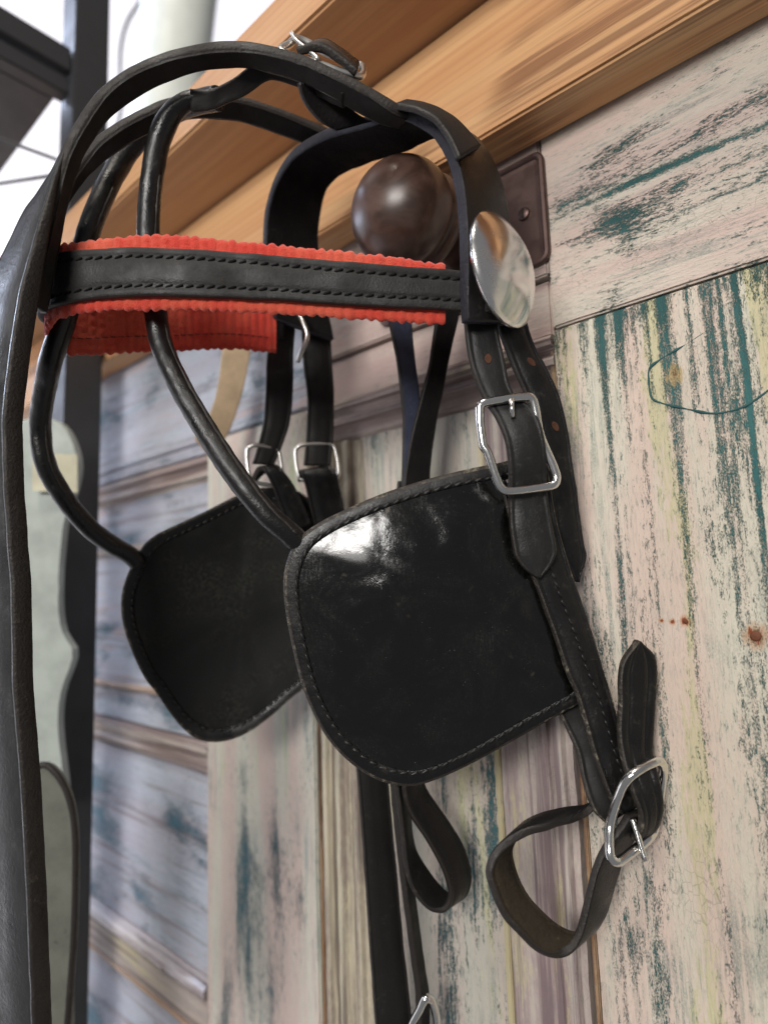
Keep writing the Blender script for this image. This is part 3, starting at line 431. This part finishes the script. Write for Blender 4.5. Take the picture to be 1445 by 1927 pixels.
class Rib: pass
def ribbon(name, LR, t, mats, parent, groove=.0023, bev=None, step=.0016, wob=.00018, weave=None, label=None, tip=False, lift=0., tf=None, gdepth=.00042, gwidth=.0006):
    """flat strap: front face, cut edges, flesh side; LR holds its two long edges"""
    front, edge, back = mats
    L = [V(p) for p in LR[0]]; R = [V(p) for p in LR[1]]
    M = [(a+b)/2 for a, b in zip(L, R)]; ts = params(M)
    n = max(10, int(ts[-1]/step))
    if weave: n = int(ts[-1]/weave*6)
    S = [ts[-1]*i/n for i in range(n+1)]
    l = [catmull(L, ts, s) for s in S]; r = [catmull(R, ts, s) for s in S]
    mid = [(a+b)/2 for a, b in zip(l, r)]
    b = bev or min(.0009, t*.3)
    verts, faces, mi = [], [], []
    rib = Rib(); rib.pos, rib.N, rib.T, rib.W, rib.l, rib.r, rib.S, rib.t = [], [], [], [], l, r, S, t
    seed = hash_name(name+str(round(L[0].x, 4)))
    nprof = None
    for i in range(n+1):
        T = (mid[min(i+1, n)]-mid[max(i-1, 0)]).normalized()
        Wv = r[i]-l[i]; w = max(Wv.length, 1e-5); Wd = Wv/w
        N = T.cross(Wd).normalized()
        rib.N.append(N); rib.T.append(T); rib.W.append(Wd)
        g = min(groove or .002, w*.28); bb = min(b, w*.2); gd = gdepth if groove else 0; gw = min(gwidth, w*.06)
        h = (tf(S[i]/S[-1]) if tf else t)/2; bb = min(bb, h*.6)
        top = [(0, h-bb), (bb*.3, h-bb*.3), (bb, h), (g-gw, h), (g, h-gd), (g+gw, h), (w*.4, h), (w*.6, h),
               (w-g-gw, h), (w-g, h-gd), (w-g+gw, h), (w-bb, h), (w-bb*.3, h-bb*.3), (w, h-bb)]
        bot = [(w, -h+bb), (w-bb*.3, -h+bb*.3), (w-bb, -h), (w*.5, -h), (bb, -h), (bb*.3, -h+bb*.3), (0, -h+bb)]
        if weave:
            K = 26
            top = [(w*q/K, h) for q in range(K+1)]; bot = [(w*(1-q/K), -h) for q in range(K+1)]
        pr = top+bot; nprof = len(pr)
        for j, (sx, hh) in enumerate(pr):
            k = noise.noise(Vector((S[i]*150, sx*170, seed)))*wob
            k2 = noise.noise(Vector((S[i]*70, 3 if sx < w/2 else 9, seed)))*wob*1.6
            if weave:
                ph = math.pi*(S[i]/weave+.35*noise.noise(Vector((S[i]*90, seed, 0))))
                wv = abs(math.sin(ph))**.8*(1+.5*noise.noise(Vector((S[i]*160, 4 if sx < w/2 else 7, seed))))
                ridx = int(ph/math.pi); cross = math.sin(2*math.pi*sx/.0022+(math.pi if ridx % 2 else 0))
                edge_ = .25 if (sx < w*.02 or sx > w*.98) else 1.
                hh = hh*edge_ + (1 if hh > 0 else -1)*((wv-.6)*.0006+cross*.00042*wv)*edge_
                if edge_ < 1: k2 += (-1 if sx < w/2 else 1)*((wv-.5)*.0010+.0007*noise.noise(Vector((S[i]*420, sx*30, seed))))
            p = l[i]+Wd*(sx+k2)+N*(hh+k+lift)
            verts.append(p)
    for i in range(n):
        for j in range(nprof):
            k = (j+1) % nprof
            faces.append((i*nprof+j, i*nprof+k, (i+1)*nprof+k, (i+1)*nprof+j))
            if weave: mi.append(0)
            elif j in (0, 1, 11, 12, 13, 14, 19, 20): mi.append(1)
            elif j < 13: mi.append(0)
            else: mi.append(2)
    faces.append(tuple(range(nprof))); mi.append(1)
    faces.append(tuple(n*nprof+j for j in range(nprof))); mi.append(1)
    o = link(name, verts, faces, [front, edge, back], parent, mi, label=label)
    rib.o = o; rib.lift = lift
    return rib
def hash_name(s):
    v = 7
    for ch in s: v = (v*31+ord(ch)) % 9973
    return v*.37
def rib_at(rib, s):
    n = len(rib.S)-1; x = max(0, min(n-1e-6, s/rib.S[-1]*n)); i = int(x); u = x-i
    f = lambda a: a[i].lerp(a[i+1], u)
    return f(rib.l), f(rib.r), f(rib.N).normalized(), f(rib.T).normalized(), f(rib.W).normalized()
def capsule(verts, faces, c, d, N, ln, ra):
    """one stitch: a short six-sided rod with tapered ends"""
    side = d.cross(N).normalized(); base = len(verts)
    for a, q in ((-.5, .25), (-.28, .9), (.28, .9), (.5, .25)):
        for j in range(6):
            th = j*math.pi/3
            verts.append(c+d*(a*ln)+(side*math.cos(th)+N*math.sin(th))*ra*q)
    for k in range(3):
        for j in range(6):
            faces.append((base+k*6+j, base+k*6+(j+1) % 6, base+(k+1)*6+(j+1) % 6, base+(k+1)*6+j))
    faces.append(tuple(base+j for j in range(6))); faces.append(tuple(base+18+j for j in range(6)))
def stitches(rib, parent, rows, pitch=.0042, ln=.0036, ra=.00042, s0=.004, s1=None, slant=.18, mat=None, sink=.0):
    verts, faces = [], []
    s1 = s1 or rib.S[-1]-.004
    for (fromleft, off) in rows:
        s = s0
        while s < s1:
            l, r, N, T, W = rib_at(rib, s)
            p = (l+W*off if fromleft else r-W*off)+N*(rib.t/2+rib.lift+ra*.2-sink)
            d = (T+W*(slant+random.uniform(-.06, .06))-N*.05).normalized()
            capsule(verts, faces, p, d, N, ln*random.uniform(.92, 1.05), ra*random.uniform(.9, 1.1))
            s += pitch*random.uniform(.97, 1.03)
    return link('stitching', verts, faces, mat or THREAD, parent, kind='stuff')
def tube(name, pts, rad, mat, parent=None, closed=False, seg=12, step=.0014, flat=None, label=None, caps=True, wob=0.):
    P = [V(p) for p in pts]
    if closed: P = [P[-1]]+P+[P[0], P[1]]
    ts = params(P)
    a, b = (ts[1], ts[-2]) if closed else (0, ts[-1])
    n = max(8, int((b-a)/step))
    C = [catmull(P, ts, a+(b-a)*i/n) for i in range(n+(0 if closed else 1))]
    m = len(C); verts, faces = [], []
    T0 = (C[1]-C[0]).normalized(); up = Vector((0, 0, 1)) if abs(T0.z) < .9 else Vector((1, 0, 0))
    N = (up-T0*up.dot(T0)).normalized()
    for i in range(m):
        T = ((C[(i+1) % m]-C[i-1]) if closed else (C[min(i+1, m-1)]-C[max(i-1, 0)])).normalized()
        N = (N-T*N.dot(T)).normalized(); B = T.cross(N)
        u = i/(m-1); rr = rad(u) if callable(rad) else rad
        for j in range(seg):
            th = 2*math.pi*j/seg
            k = 1+wob*noise.noise(Vector((u*60, math.cos(th)*2, math.sin(th)*2+len(name))))
            verts.append(C[i]+(N*math.cos(th)+B*math.sin(th))*rr*k)
    for i in range(m if closed else m-1):
        for j in range(seg):
            k = (j+1) % seg; i2 = (i+1) % m
            faces.append((i*seg+j, i*seg+k, i2*seg+k, i2*seg+j))
    if not closed and caps:
        faces.append(tuple(range(seg))); faces.append(tuple((m-1)*seg+j for j in range(seg)))
    return link(name, verts, faces, mat, parent, label=label)
def lathe(name, prof, axis_o, axis, mat, parent=None, seg=64, mats_i=None):
    axis = Vector(axis).normalized(); u = Vector((0, 0, 1)); v = axis.cross(u).normalized(); u = v.cross(axis)
    verts, faces, mi = [], [], []
    for (a, r) in prof:
        for j in range(seg):
            th = 2*math.pi*j/seg
            verts.append(Vector(axis_o)+axis*a+(u*math.cos(th)+v*math.sin(th))*max(r, 1e-5))
    for i in range(len(prof)-1):
        for j in range(seg):
            k = (j+1) % seg
            faces.append((i*seg+j, i*seg+k, (i+1)*seg+k, (i+1)*seg+j))
    return link(name, verts, faces, mat, parent)
def flat_cut(name, pts, thick, mat, parent=None, toward=(.65, -.75, 0), bev=.0015, smooth=True):
    """closed outline cut from board, with thickness and softened rim"""
    P = [V(p) for p in pts]; c = sum(P, Vector())/len(P)
    N = Vector()
    for a, b in zip(P, P[1:]+P[:1]): N += (a-c).cross(b-c)
    N.normalize()
    if N.dot(Vector(toward)) < 0: N = -N
    if smooth:
        Q = [P[-1]]+P+[P[0], P[1]]; ts = params(Q); n = 90
        P = [catmull(Q, ts, ts[1]+(ts[-2]-ts[1])*i/n) for i in range(n)]
    n = len(P); verts, faces = [], []
    for (k, h) in ((0, -thick), (0, -bev), (bev, 0)):
        for p in P: verts.append(p+(c-p).normalized()*k+N*h)
    for i in range(2):
        for j in range(n):
            q = (j+1) % n; faces.append((i*n+j, i*n+q, (i+1)*n+q, (i+1)*n+j))
    faces.append(tuple(range(n))); faces.append(tuple(2*n+j for j in range(n)))
    return link(name, verts, faces, mat, parent, smooth=False), N

# ================================================================== setting: painted doors used as wall
Wl = thing('panelled_door', 'right-hand panelled door with flaked pink, cream and teal paint behind the bridle', 'door', (-.14, 0, -.5))
box('stile', -.1365, .42, 0, .03, -.75, .1338, P_STILE, Wl, .0012, .0007)
box('rail', -.1365, .42, .0005, .03, .1352, .36, P_RAIL, Wl, .0012, .0006)
box('rail', -.3295, -.1372, .0005, .03, .1662, .36, P_RAILTOP, Wl, .0012, .0006)
box('rail', -.3295, -.138, .004, .03, .1325, .1645, P_RAILTOP, Wl, .0012, .0006)
moulding('moulding', [(.1320, .001), (.1295, -.001), (.1265, -.0005), (.1255, .003), (.1225, .004), (.1190, .0015), (.1160, .0018), (.1150, .006), (.1105, .0085), (.1075, .0088), (.1050, .011)], 'X', -.3290, -.1380, P_MOULDX, Wl)
box('panel', -.292, -.186, .011, .028, -.75, .108, P_PANEL, Wl, .0008)
moulding('moulding', [(-.3290, .002), (-.3262, .0005), (-.3240, .0012), (-.3232, .0045), (-.3200, .0055), (-.3150, .0020), (-.3115, .0015), (-.3098, .005), (-.3050, .0062), (-.3020, .0042), (-.2985, .0048), (-.2975, .0085), (-.2925, .0098), (-.2880, .0108)], 'Z', -.75, .1040, P_RIB, Wl, 120)
moulding('moulding', [(-.1890, .0100), (-.1870, .0065), (-.1800, .0055), (-.1700, .0046), (-.1610, .0040), (-.1600, .0015), (-.1565, .0012), (-.1556, .0030), (-.1530, .0032), (-.1520, .0006), (-.1478, .0002), (-.1465, .0030), (-.1430, .0034)], 'Z', -.75, .1040, P_MOULD, Wl, 120)
box('edge_strip', -.1932, -.1896, .0085, .02, -.75, .1040, P_YELLOW, Wl, .0006, .0004)
box('edge_strip', -.1408, -.1383, .0036, .02, -.75, .1300, P_GAP, Wl, .0006, .0004)
box('backing', -.331, .42, .0285, .034, -.75, .36, DARKGAP, Wl, 0)

TEALLINE = leather('scored_teal_line', (36, 84, 86), .7, .6, .3)
tube('scored_outline', P['outline'], lambda u: max(.00004, min(1, u*5)*.00050+.00055*noise.noise(Vector((u*17, 2, 5)))), TEALLINE, Wl, seg=8, wob=.3)
RUST = leather('rusty_nail', (104, 58, 34), .8, .8, .8, (150, 92, 56))
for (x, z, r) in ((-.0561, -.0264, .0022), (-.0832, -.0207, .0010)):
    lathe('nail', [(-.002, r), (.0002, r), (.0004, r*.7), (.0005, .00005)], (x, 0, z), (0, -1, 0), RUST, Wl, 14)

Wd = thing('panelled_door', 'left-hand panelled door, blurred, with diagonal-looking rails and flaked paint tinted blue for window light, beside the black post', 'door', (-.5, 0, -.5))
box('stile', -.4685, -.3335, 0, .03, -.75, .1335, P_FAR, Wd, .0014, .0007)
box('rail', -.80, -.3335, .0004, .03, .1350, .36, P_FARX, Wd, .0014, .0006)
box('edge_strip', -.3326, -.3300, .0015, .02, -.75, .133, P_GAP, Wd, .0005, .0006)
def hm(z, s=1.): return [(z, .0035), (z-.003*s, .0005), (z-.007*s, .0010), (z-.008*s, .0045), (z-.012*s, .0050), (z-.016*s, .0015), (z-.019*s, .0020), (z-.020*s, .0070), (z-.024*s, .0095)]
box('rail', -.80, -.4695, .0012, .03, .1235, .1338, P_FARX, Wd, .001)
moulding('moulding', hm(.1225), 'X', -.80, -.4700, P_MOULDX, Wd)
box('panel', -.80, -.4700, .008, .028, .052, .1000, P_FARX, Wd, .001)
moulding('moulding', [(.0515, .006), (.049, .001), (.045, .0015), (.043, .006)], 'X', -.80, -.47, P_MOULDX, Wd)
box('panel', -.80, -.4700, .008, .028, -.0915, .0430, P_FARX, Wd, .001)
moulding('moulding', [(-.0905, .006), (-.0920, .002), (-.0945, .0025), (-.0960, .007)], 'X', -.80, -.47, P_LINE, Wd)
box('panel', -.80, -.4700, .0075, .028, -.1275, -.0962, P_FARX, Wd, .001)
moulding('moulding', hm(-.1280, 1.15), 'X', -.80, -.4700, P_MOULDX, Wd)
box('panel', -.80, -.4700, .0075, .028, -.3155, -.1562, P_FARX, Wd, .001)
BEAD = paint('glossy_bead', 'X', (176, 166, 170), (190, 184, 184), (150, 130, 128), seed=15., lo=.85, hi=.9, dark=(90, 76, 76), darkth=.6, wash=.15)
BEAD.node_tree.nodes['Principled BSDF'].inputs['Coat Weight'].default_value = .6
moulding('moulding', [(-.3158, .007), (-.3165, .001), (-.3190, -.0018), (-.3225, -.0024), (-.3260, -.0015), (-.3280, .0015), (-.3292, .006)], 'X', -.80, -.4700, BEAD, Wd)
box('rail', -.80, -.4700, .002, .028, -.3560, -.3295, P_MOULDX, Wd, .001)
moulding('moulding', [(-.3562, .007), (-.3570, .0015), (-.3600, .0015), (-.3612, .007)], 'X', -.80, -.47, P_LINE, Wd)
box('panel', -.80, -.4700, .0065, .028, -.75, -.3614, P_FARX, Wd, .001)
box('backing', -.80, -.3312, .0285, .034, -.75, .36, DARKGAP, Wd, 0)

Sh = thing('wooden_shelf', 'orange pine shelf with scorched grain along the top of the doors', 'shelf', (-.2, 0, .25))
box('beam', -1.05, .5, -.0264, -.0003, .2438, .3236, PINE, Sh, .0016, .0004)
box('plank', -1.05, .5, -.0850, .12, .3241, .3610, PINE2, Sh, .002, .0005)

# daylight beyond the partition
Wn = thing('window', 'overexposed white window glowing at the upper left behind the black rack', 'window', (-1.7, 0, -1.6))
box('pane', -1.705, -1.70, -1.3, 2.2, -1.6, 3.2, GLASS, Wn, 0)
for z in (-1.62, 3.22): box('frame', -1.72, -1.68, -1.34, 2.24, z-.02, z+.02, WHITE, Wn, .003)
for y in (-1.32, 2.22): box('frame', -1.72, -1.68, y-.02, y+.02, -1.60, 3.20, WHITE, Wn, .003)
pp = [V(p) for p in P['pipe']]
tag(tube('pipe', P['pipe'], .066, WHITE, None, seg=40, step=.02), 'thick white pipe in front of the bright window, above the shelf end', 'pipe')
tag(tube('cable', P['cable'], .0032, CABLEM, None, seg=8, step=.01), 'thin dark cable hanging before the white window beside the pipe', 'cable')

# ------------------------------------------------------------------ black rack
Rk = thing('metal_rack', 'black metal shelving rack with square post at the left edge', 'rack', (-.63, -.06, -.75))
def slanted_post():
    return box('post', -.648, -.612, -.0665, -.0305, -.75, .95, BLACKMETAL, Rk, .002)
slanted_post()
bz = P['bar'][0][2]/1000
box('crossbar', -.640, -.618, -.46, -.0675, bz-.012, bz+.016, BLACKMETAL, Rk, .0015)
box('crossbar', -.640, -.622, -.46, -.0675, bz-.036, bz-.016, BLACKMETAL, Rk, .0015)
box('shelf_plate', -1.02, -.642, -.46, -.075, bz-.034, bz-.028, BLACKMETAL, Rk, .001)
tube('wire_brace', P['rod_a'], .0018, BLACKMETAL, Rk, seg=8); tube('wire_brace', P['rod_b'], .0018, BLACKMETAL, Rk, seg=8)
pr_o = thing('display_board', 'pale grey-green board with wavy cut edge and cream sticker, before the black post', 'board', V(P['pale_rack'][-1]))
flat_cut('board', P['pale_rack'], .010, PALE, pr_o)
stk = [(-565, -108, 124), (-536, -82.5, 121), (-536.4, -81.5, 88), (-565.4, -107, 91)]
flat_cut('sticker', [V(p)*1000 + Vector((.65, -.75, 0))*3 for p in stk], .0005, STICKER, pr_o, smooth=False, bev=.0001)
ol = thing('leather_flap', 'rounded olive leather flap with dark rim at the lower left, beside the black post', 'strap', V(P['olive_flap'][-1]))
flat_cut('flap', P['olive_flap'], .006, OLIVE, ol)
tube('rim', P['olive_flap'][1:-1], .0022, EDGE, ol, seg=8)
bs = ribbon('beige_strap', P['beige_strap'], .002, (BEIGE, BEIGE, BEIGE), None, groove=0)
tag(bs.o, 'plain beige strap hanging behind the red-lined browband', 'strap')

# ------------------------------------------------------------------ door knob
kn = V(P['knob'])
K = thing('door_knob', 'dark brown oval door knob on bronzed plate, holding up the bridle', 'knob', (kn.x, 0, kn.z))
prof = [(0, .0105), (.012, .0095), (.026, .0100), (.031, .015), (.0335, .0222), (.0350, .0268), (.0372, .0288), (.0398, .0290), (.0412, .0281)]
for i in range(1, 25):
    th = math.pi*(.32+.68*i/24); prof.append((.0545-.0255*math.cos(th), .0290*math.sin(th)**.95))
lathe('knob', prof, (kn.x, -.002, kn.z), (0, -1, 0), KNOBM, K, 72)
def plate():
    hw, hh = .062, .033
    def loop(ins, y):
        out = []; r = max(.0065-ins, .0015)
        for (sx, sz, a0) in ((1, 1, 0), (-1, 1, 90), (-1, -1, 180), (1, -1, 270)):
            for k in range(7):
                th = math.radians(a0+90*k/6)
                out.append((-.196+sx*(hw-ins-r)+math.cos(th)*r, y, .2055+sz*(hh-ins-r)+math.sin(th)*r))
        return out
    rings = [loop(0, 0), loop(0, -.0018), loop(.0007, -.0026), loop(.0024, -.0028), loop(.0032, -.0022), loop(.0038, -.0012), loop(.006, -.0010)]
    n = len(rings[0]); verts = [p for r in rings for p in r]
    faces = [(i*n+j, i*n+(j+1) % n, (i+1)*n+(j+1) % n, (i+1)*n+j) for i in range(len(rings)-1) for j in range(n)]
    faces.append(tuple((len(rings)-1)*n+j for j in range(n)))
    return link('plate', verts, faces, PLATE, K, smooth=False)
plate()
for sx in (-1, 1):
    scr = lathe('screw', [(0, .0036), (.0012, .0036), (.0018, .0030), (.0019, .0001)], (-.196+sx*.048, -.0008, .2055), (0, -1, 0), PLATE, K, 24)
    box('slot', -.196+sx*.048-.0005, -.196+sx*.048+.0005, -.0029, -.0026, .2027, .2083, DARKGAP, scr, 0)

# ================================================================== the bridle
Br = thing('bridle', 'black leather driving bridle with blinkers and red-lined browband hanging from the brown knob', 'bridle', (-.2, -.06, -.2))
STD = (LEATHER, EDGE, SUEDE)
BAND = leather('matte_band_leather', (23, 22, 22), .54, .9, .6, spec=.32)
BLUE_LIT = leather('blue_lit_flesh_side', (52, 58, 80), .7, .9, .7, (124, 132, 164), .5, spec=.5, bumpd=.0006)  # cool window light on the strap face, painted into the leather colour
CROWN_EDGE = leather('blue_sheen_crown_edge', (33, 31, 40), .7, .9, .7, (92, 92, 122), .6, bumpd=.0006)  # violet tone paints the window's bluish sheen onto the crown's edge
crown = ribbon('headpiece', P['crown'], .0060, (SUEDE, CROWN_EDGE, LEATHER), Br, groove=0, wob=.0003)
ribbon('headpiece_layer', P['over_strap'], .003, (LEATHER_DULL, EDGE, SUEDE), Br, groove=.0018)

bb = ribbon('browband', P['browband'], .0034, (BAND, EDGE, SUEDE), Br, groove=.0046, bev=.0012, gdepth=.0008, gwidth=.0014)
stitches(bb, bb.o, [(True, .0046), (False, .0046)], pitch=.0050, ln=.0047, ra=.00085, s0=.012, s1=.262, sink=.0008, slant=.42, mat=THREAD_BLACK)
li = ribbon('lining', P['lining'], .0026, (RED, RED, RED), bb.o, groove=0, weave=.0047, wob=.00025, label='red ribbed webbing lining')
v_, f_ = [], []
for off in (.0075, .0075):
    pass
def lining_rows():
    verts, faces = [], []
    for left, off in ((True, .0085), (False, .0085)):
        s = .19
        while s < li.S[-1]-.003:
            l, r, N, T, W = rib_at(li, s)
            p = (l+W*off if left else r-W*off)-N*(li.t/2+.00035)
            capsule(verts, faces, p, T, N, .0034, .00026); s += .0041
    return link('stitching', verts, faces, THREAD, li.o, kind='stuff')
def grand(o):  # keep stitch rows at the second level
    return o
st = lining_rows(); st.parent = bb.o; st.matrix_parent_inverse = root_of(bb.o).inverted()

rc = V(P['rosette'])
def rosette(c, ax):
    R0 = .0268; prof = [(-.0022, R0*.55), (-.0022, R0*.96), (-.0008, R0), (.0004, R0*.995)]
    for i in range(1, 15):
        th = (1-i/14)*math.asin(.72); prof.append((.0004+(math.cos(th)-math.cos(math.asin(.72)))*R0/.72*.9, R0/.72*math.sin(th)*.995))
    return lathe('rosette', prof, c, ax, ROSETTE, Br, 72)
rosette(rc, (1, .02, .03))
tube('hook', P['far_hook'], .0016, TARNISH, Br, seg=10)

def hole(c, rib, parent, ra=.0022):
    # nearest station of the strap gives the face the hole is punched in
    best = min(range(len(rib.S)), key=lambda i: (((rib.l[i]+rib.r[i])/2)-c).length)
    N = rib.N[best]; p = c-N*((c-(rib.l[best]+rib.r[best])/2).dot(N)) + N*(rib.t/2+rib.lift+.0001)
    verts, faces = [], []
    for (k, h) in ((1.15, -.0002), (1.0, .0002), (.8, .00025), (.5, .00012), (.02, .0001)):
        for j in range(14):
            th = 2*math.pi*j/14; e = 1+.15*noise.noise(Vector((math.cos(th), math.sin(th), c.x*90)))
            verts.append(p+(rib.T[best]*math.cos(th)*1.35+rib.W[best]*math.sin(th))*ra*k*e*.8+N*h)
    for i in range(4):
        for j in range(14):
            q = (j+1) % 14; faces.append((i*14+j, i*14+q, (i+1)*14+q, (i+1)*14+j))
    mi = [1]*14+[0]*42
    return link('punched_hole', verts, faces, [BROWN_HOLE, DARKGAP], parent, mi)
tb = ribbon('throat_billet', P['throat_billet'], .0034, STD, Br)
hole(V(P['hole2']), tb, tb.o); hole(V(P['hole3']), tb, tb.o)
cp = ribbon('cheekpiece', P['cheekpiece'], .0042, (LEATHER, EDGE_WORN, SUEDE), Br)
stitches(cp, cp.o, [(True, .0095)], pitch=.0044, ln=.0038, ra=.0008, s0=.035, s1=.15, slant=.3, sink=.0001)
ribbon('cheekpiece_lining', P['cheek_lining'], .0040, (LEATHER_DULL, EDGE_WORN, SUEDE), Br)
BILLET = leather('worn_billet_leather', (30, 30, 30), .48, .7, .75, (104, 104, 98), spec=.4)
cb = ribbon('cheek_billet', P['cheek_billet'], .0036, (BILLET, EDGE, SUEDE), Br)
hole(V(P['hole1']), cb, cb.o); 
def buckle(key, rad, mat, prong=None, prad=.0013):
    b = tube('buckle', P[key], rad, mat, Br, closed=True, seg=14, step=.0009)
    if prong: tube('prong', P[prong], lambda u: prad*(1-.25*u), mat, b, seg=10)
    return b
buckle('cheek_buckle', .0021, CHROME, 'cheek_prong')
buckle('lower_buckle', .0021, CHROME, 'lower_prong', .0016)

# blinkers
def blinker(key, dome, panel_mat, side, t=.0044, rim=.108):
    P0 = [V(p) for p in P[key]]
    Q = [P0[-1]]+P0+[P0[0], P0[1]]; ts = params(Q); n = 168
    O = [catmull(Q, ts, ts[1]+(ts[-2]-ts[1])*i/n) for i in range(n)]
    c = sum(O, Vector())/n; N = Vector()
    for a, b in zip(O, O[1:]+O[:1]): N += (a-c).cross(b-c)
    N.normalize()
    if N.dot(Vector((.65, -.75, 0))) < 0: N = -N
    ri = 1-rim
    dm = lambda r: dome*(1-min(1, r)**2)
    def ring(r, h, rough=0.):
        out = []
        for j, p in enumerate(O):
            q = c+(p-c)*r
            k = noise.noise(q*28)*.0011*min(1, (1-r)*6) if rough else 0
            e = noise.noise(q*300)*.00022*(r if r > .8 else 0)
            out.append(q+N*(h+dm(r)+k+e))
        return out
    def shell(name, rs, mats, parent, mi=None, fan=False, rough=0., kind=None):
        verts, faces, idx = [], [], []
        for (r, h) in rs: verts += ring(r, h, rough)
        for i in range(len(rs)-1):
            for j in range(n):
                q = (j+1) % n; faces.append((i*n+j, i*n+q, (i+1)*n+q, (i+1)*n+j)); idx.append(mi[i] if mi else 0)
        if fan: faces.append(tuple((len(rs)-1)*n+j for j in range(n))); idx.append(0)
        return link(name, verts, faces, mats, parent, idx)
    h = t/2
    rs = [(ri-.03, -h), (.985, -h), (.998, -h*.7), (1.004, -h*.1), (1.004, h*.3), (.999, h*.8), (.991, h+.0002), (.978, h+.0003), (.93, h+.0001), (ri+.03, h-.0001), (ri+.010, h-.0004), (ri-.002, h-.0014)]
    b = shell('blinker', rs, [LEATHER, EDGE_WORN], Br, [0, 0, 1, 1, 1, 1, 1, 0, 0, 0, 0])
    k = 34
    pr = [(ri+.004-(ri+.002)*i/k, h-.0003) for i in range(k+1)]
    shell('panel', pr, [panel_mat], b, fan=True, rough=1.)
    shell('backing_panel', [(ri-.02-(ri-.04)*i/12, -h+.0004) for i in range(13)], [BLINK_IN], b, fan=True)
    # stitching just inside the binding
    ring_s = ring(ri+.020, h-.0001); L = sum((ring_s[i]-ring_s[i-1]).length for i in range(n))
    tt = params(ring_s+[ring_s[0]]); verts, faces = [], []; s = 0.; rp = ring_s+[ring_s[0]]
    while s < tt[-1]-.002:
        p = catmull(rp, tt, s); d = (catmull(rp, tt, min(s+.001, tt[-1]))-p).normalized()
        inward = (c-p).normalized()
        capsule(verts, faces, p, (d+inward*.25).normalized(), N, .0043, .0009*random.uniform(.85, 1.15)); s += .0050
    link('stitching', verts, faces, THREAD, b, kind='stuff')
    return b, N
blinker('blinker_near', .0105, PATENT, 1)
blinker('blinker_far', -.006, BLINK_IN, -1)

tube('blinker_stay', P['stay_near'], lambda u: .0056 if u < .84 else .0056-.0034*min(1, (u-.84)*7), ROUND, Br, seg=20, wob=.05)
tube('blinker_stay', P['stay_far'], .0056, ROUND, Br, seg=20, wob=.05)
def seam(key, parent, rad, a, b):
    pts = [V(p) for p in P[key]]; out = []
    for i in range(a, b):
        T = (pts[min(i+1, len(pts)-1)]-pts[max(i-1, 0)]).normalized(); o = Vector((.75, .2, -.25)); o = (o-T*o.dot(T)).normalized()
        out.append((pts[i]+o*rad)*1000)
    tube('seam', out, .0009, EDGE, parent, seg=8, wob=.5)
for o_ in [o for o in Br.children if o.name.startswith('blinker_stay')]:
    seam('stay_near' if o_.name == 'blinker_stay' else 'stay_far', o_, .0053, 2, 13)
ribbon('stay_strap', P['stay_join'], .0045, (LEATHER_DULL, EDGE, SUEDE), Br, groove=0, wob=.0006)

fs = ribbon('face_strap', P['face_strap'], .0085, (GREYSTRAP, EDGE, SUEDE), Br, groove=.003, bev=.0012, tf=lambda u: .0085*min(1, .12+u*5.5))
tube('slit', P['slit'], lambda u: .0007+.0014*max(0, 1-abs(u-.82)*7), DARKGAP, fs.o, seg=8)
ribbon('face_strap_branch', P['branch_near'], .0055, (LEATHER_DULL, EDGE, LEATHER_DULL), Br, groove=0, wob=.00018, bev=.0016)
ribbon('face_strap_branch', P['branch_far'], .0055, (LEATHER_DULL, EDGE, LEATHER), Br, groove=0, wob=.00018, bev=.0016)
buckle('top_buckle', .0018, TARNISH, 'top_prong', .0012)
ribbon('buckle_chape', P['crown_chape'], .0035, (SUEDE, EDGE, LEATHER), Br, groove=0)
ribbon('buckle_billet', P['buckle_billet'], .0035, STD, Br, lift=.001)

for k in ('front', 'rear'):
    r_ = ribbon('cheek_billet' if k == 'front' else 'throat_billet', P['far_billet_'+k], .0034, (LEATHER_DULL, EDGE, SUEDE), Br)
    ribbon('buckle_chape', P['far_chape_'+k], .0040, (LEATHER, EDGE, SUEDE), Br)
    buckle('far_buckle_'+k, .0014, TARNISH)

BLUE = STD
ribbon('split_strap', P['split_strap_left'], .0034, (BLUE_LIT, EDGE, SUEDE), Br, groove=0)
ribbon('split_strap', P['split_strap_right'], .0036, (SUEDE, EDGE, SUEDE), Br, groove=0)
ribbon('hanging_strap', P['hanging_strap'], .0040, (LEATHER_DULL, EDGE, SUEDE), Br, groove=.0018)
ribbon('hanging_strap', P['thin_strap'], .0040, (LEATHER_DULL, EDGE, SUEDE), Br, groove=0)
ribbon('strap_loop', P['small_loop'], .0032, (LEATHER, EDGE, LEATHER_DULL), Br)
buckle('tail_buckle', .0022, CHROME)
lp = ribbon('strap_loop', P['loop_strap'], .0036, (SUEDE_TAN, EDGE, LEATHER), Br)
lbt = ribbon('lower_billet', P['lower_billet'], .0036, (LEATHER, EDGE_WORN, SUEDE), Br, groove=.0045)
